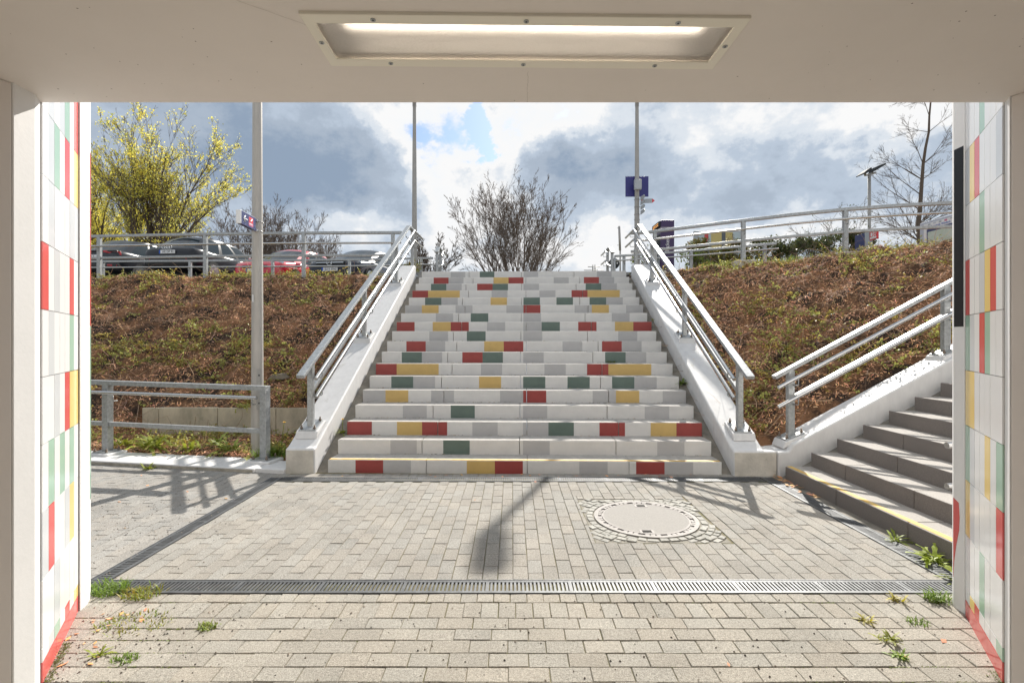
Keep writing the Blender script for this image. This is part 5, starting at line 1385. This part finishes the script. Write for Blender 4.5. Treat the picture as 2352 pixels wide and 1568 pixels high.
    # number plate
    if plate:
        txt,pz,py,px0=plate; s=-1 if not flip else 1
        q=MB(); vs=[f(px0+x,py+s*e,pz+z) for e in (0,.02) for x,z in ((-.26,-.055),(.26,-.055),(.26,.055),(-.26,.055))]
        q.add(vs,[(0,1,2,3),(4,5,6,7),(0,1,5,4),(1,2,6,5),(2,3,7,6),(3,0,4,7)]); po=obj('number_plate',q,M['sign_white'],t)
        xr=Vector(f(1,0,0))-Vector(f(0,0,0)); xr=xr if xr.x>0 else -xr
        o0=Vector(f(px0,py+s*.0215,pz)); c0=o0+xr*.035
        if txt: text_mesh('plate_lettering',txt,.105,frame(c0,xr,(0,0,1)),M['plate_txt'],po,extrude=.0008,xs=.86)
        q=MB(); bl=[o0+xr*a+Vector((0,0,z)) for a,z in ((-.26,-.055),(-.215,-.055),(-.215,.055),(-.26,.055))]
        fw=Vector(f(0,s*.001,0))-Vector(f(0,0,0)); q.add([p for p in bl]+[p+fw for p in bl],[(0,1,2,3),(4,5,6,7),(0,1,5,4),(1,2,6,5),(2,3,7,6),(3,0,4,7)]); obj('plate_band',q,M['plate_blue'],po)
    return t,f,body
WAG=dict(cowl=.70,rearb=.0,belt=.96,nose=.70,rearz=1.02,r0=.035,r1=.17,f1=.52)
CUV=dict(cowl=.72,rearb=.0,belt=.98,nose=.74,rearz=1.02,r0=.08,r1=.24,f1=.52)
HAT=dict(cowl=.72,rearb=.0,belt=.94,nose=.74,rearz=.98,r0=.03,r1=.14,f1=.50)
GZ=3.16
# dark crossover at the left edge, rear to us
t,f,bd=car('dark car at the left edge with wide red tail light seen from behind',-13.15,15.5,3.30,R(-3),M['car_grey'],4.4,1.85,1.50,CUV,0,('MB 2',.80,-.012,-.0),'rear',
 dict(lights=[('tail_light',[(.42,-.0,.93),(.86,.16,.86),(.84,.16,.98),(.42,-.0,.99)],'tail'),('reflector',[(.55,.0,.50),(.80,.08,.50),(.80,.08,.56),(.55,0,.56)],'tail')],
 patches=[('rear_band',[(-.86,.03,.955),(.86,.03,.955),(.84,.03,1.0),(-.84,.03,1.0)],'black')]))
q=MB(); q.tube([f(0,1.35,1.53),f(0,1.25,1.62)],[.03,.012],8); obj('antenna',q,M['black'],t)
# black estate, rear to us
t,f,bd=car('black estate car with four ring badge seen from behind',-10.72,15.45,3.38,R(-5),M['car_black'],4.9,1.86,1.47,WAG,0,('AK DP 92',.86,-.012,0),'rear',
 dict(lights=[('tail_light',[(.60,.03,.60),(.83,.16,.60),(.83,.16,.70),(.60,.03,.70)],'tail')],
 patches=[('spoiler',[(-.56,.66,1.475),(.56,.66,1.475),(.54,.72,1.51),(-.54,.72,1.51)],'car_black'),('brake_light',[(-.22,.63,1.485),(.22,.63,1.485),(.22,.64,1.51),(-.22,.64,1.51)],'tail')]))
for i in range(4):
    q=MB(); q.tube([f(-.115+.077*i+.05*math.cos(a),-.03,1.0+.05*math.sin(a)) for a in [j*2*math.pi/18 for j in range(19)]],.009,5); obj('ring_badge',q,M['chrome'],t)
# red hatch, front to us
t,f,bd=car('red hatchback facing the camera behind the lamp post',-8.05,15.5,GZ,R(-7),M['car_red'],4.1,1.76,1.50,HAT,0,('',.52,4.11,0),'front',
 dict(lights=[('headlight',[(.44,4.00,.68),(.78,3.80,.73),(.80,3.76,.84),(.46,3.96,.76)],'head')],
 patches=[('grille',[(-.42,4.09,.60),(.42,4.09,.60),(.42,4.06,.68),(-.42,4.06,.68)],'black'),('lower_grille',[(-.6,4.10,.28),(.6,4.10,.28),(.6,4.10,.42),(-.6,4.10,.42)],'black')]))
# dark saloon, front to us
t,f,bd=car('dark blue car with star badge and chrome grille facing the camera',-5.72,15.6,3.22,R(-8),M['car_blue'],4.7,1.85,1.50,HAT,0,('SU K 8940',.50,4.71,0),'front',
 dict(lights=[('headlight',[(.50,4.58,.66),(.84,4.34,.70),(.86,4.28,.82),(.52,4.54,.78)],'head')],
 patches=[('grille',[(-.48,4.69,.62),(.48,4.69,.62),(.50,4.65,.78),(-.50,4.65,.78)],'black'),('grille_bar',[(-.46,4.715,.695),(.46,4.715,.695),(.46,4.71,.725),(-.46,4.71,.725)],'chrome'),('lower_grille',[(-.6,4.70,.28),(.6,4.70,.28),(.6,4.70,.42),(-.6,4.70,.42)],'black')]))
q=MB(); c=(0,4.75,.71); q.tube([f(c[0]+.09*math.cos(a),c[1],c[2]+.09*math.sin(a)) for a in [j*2*math.pi/24 for j in range(25)]],.010,5)
for k in range(3):
    a=math.pi/2+k*2*math.pi/3; q.tube([f(*c),f(c[0]+.088*math.cos(a),c[1],c[2]+.088*math.sin(a))],[.014,.004],5)
obj('star_badge',q,M['chrome'],t)
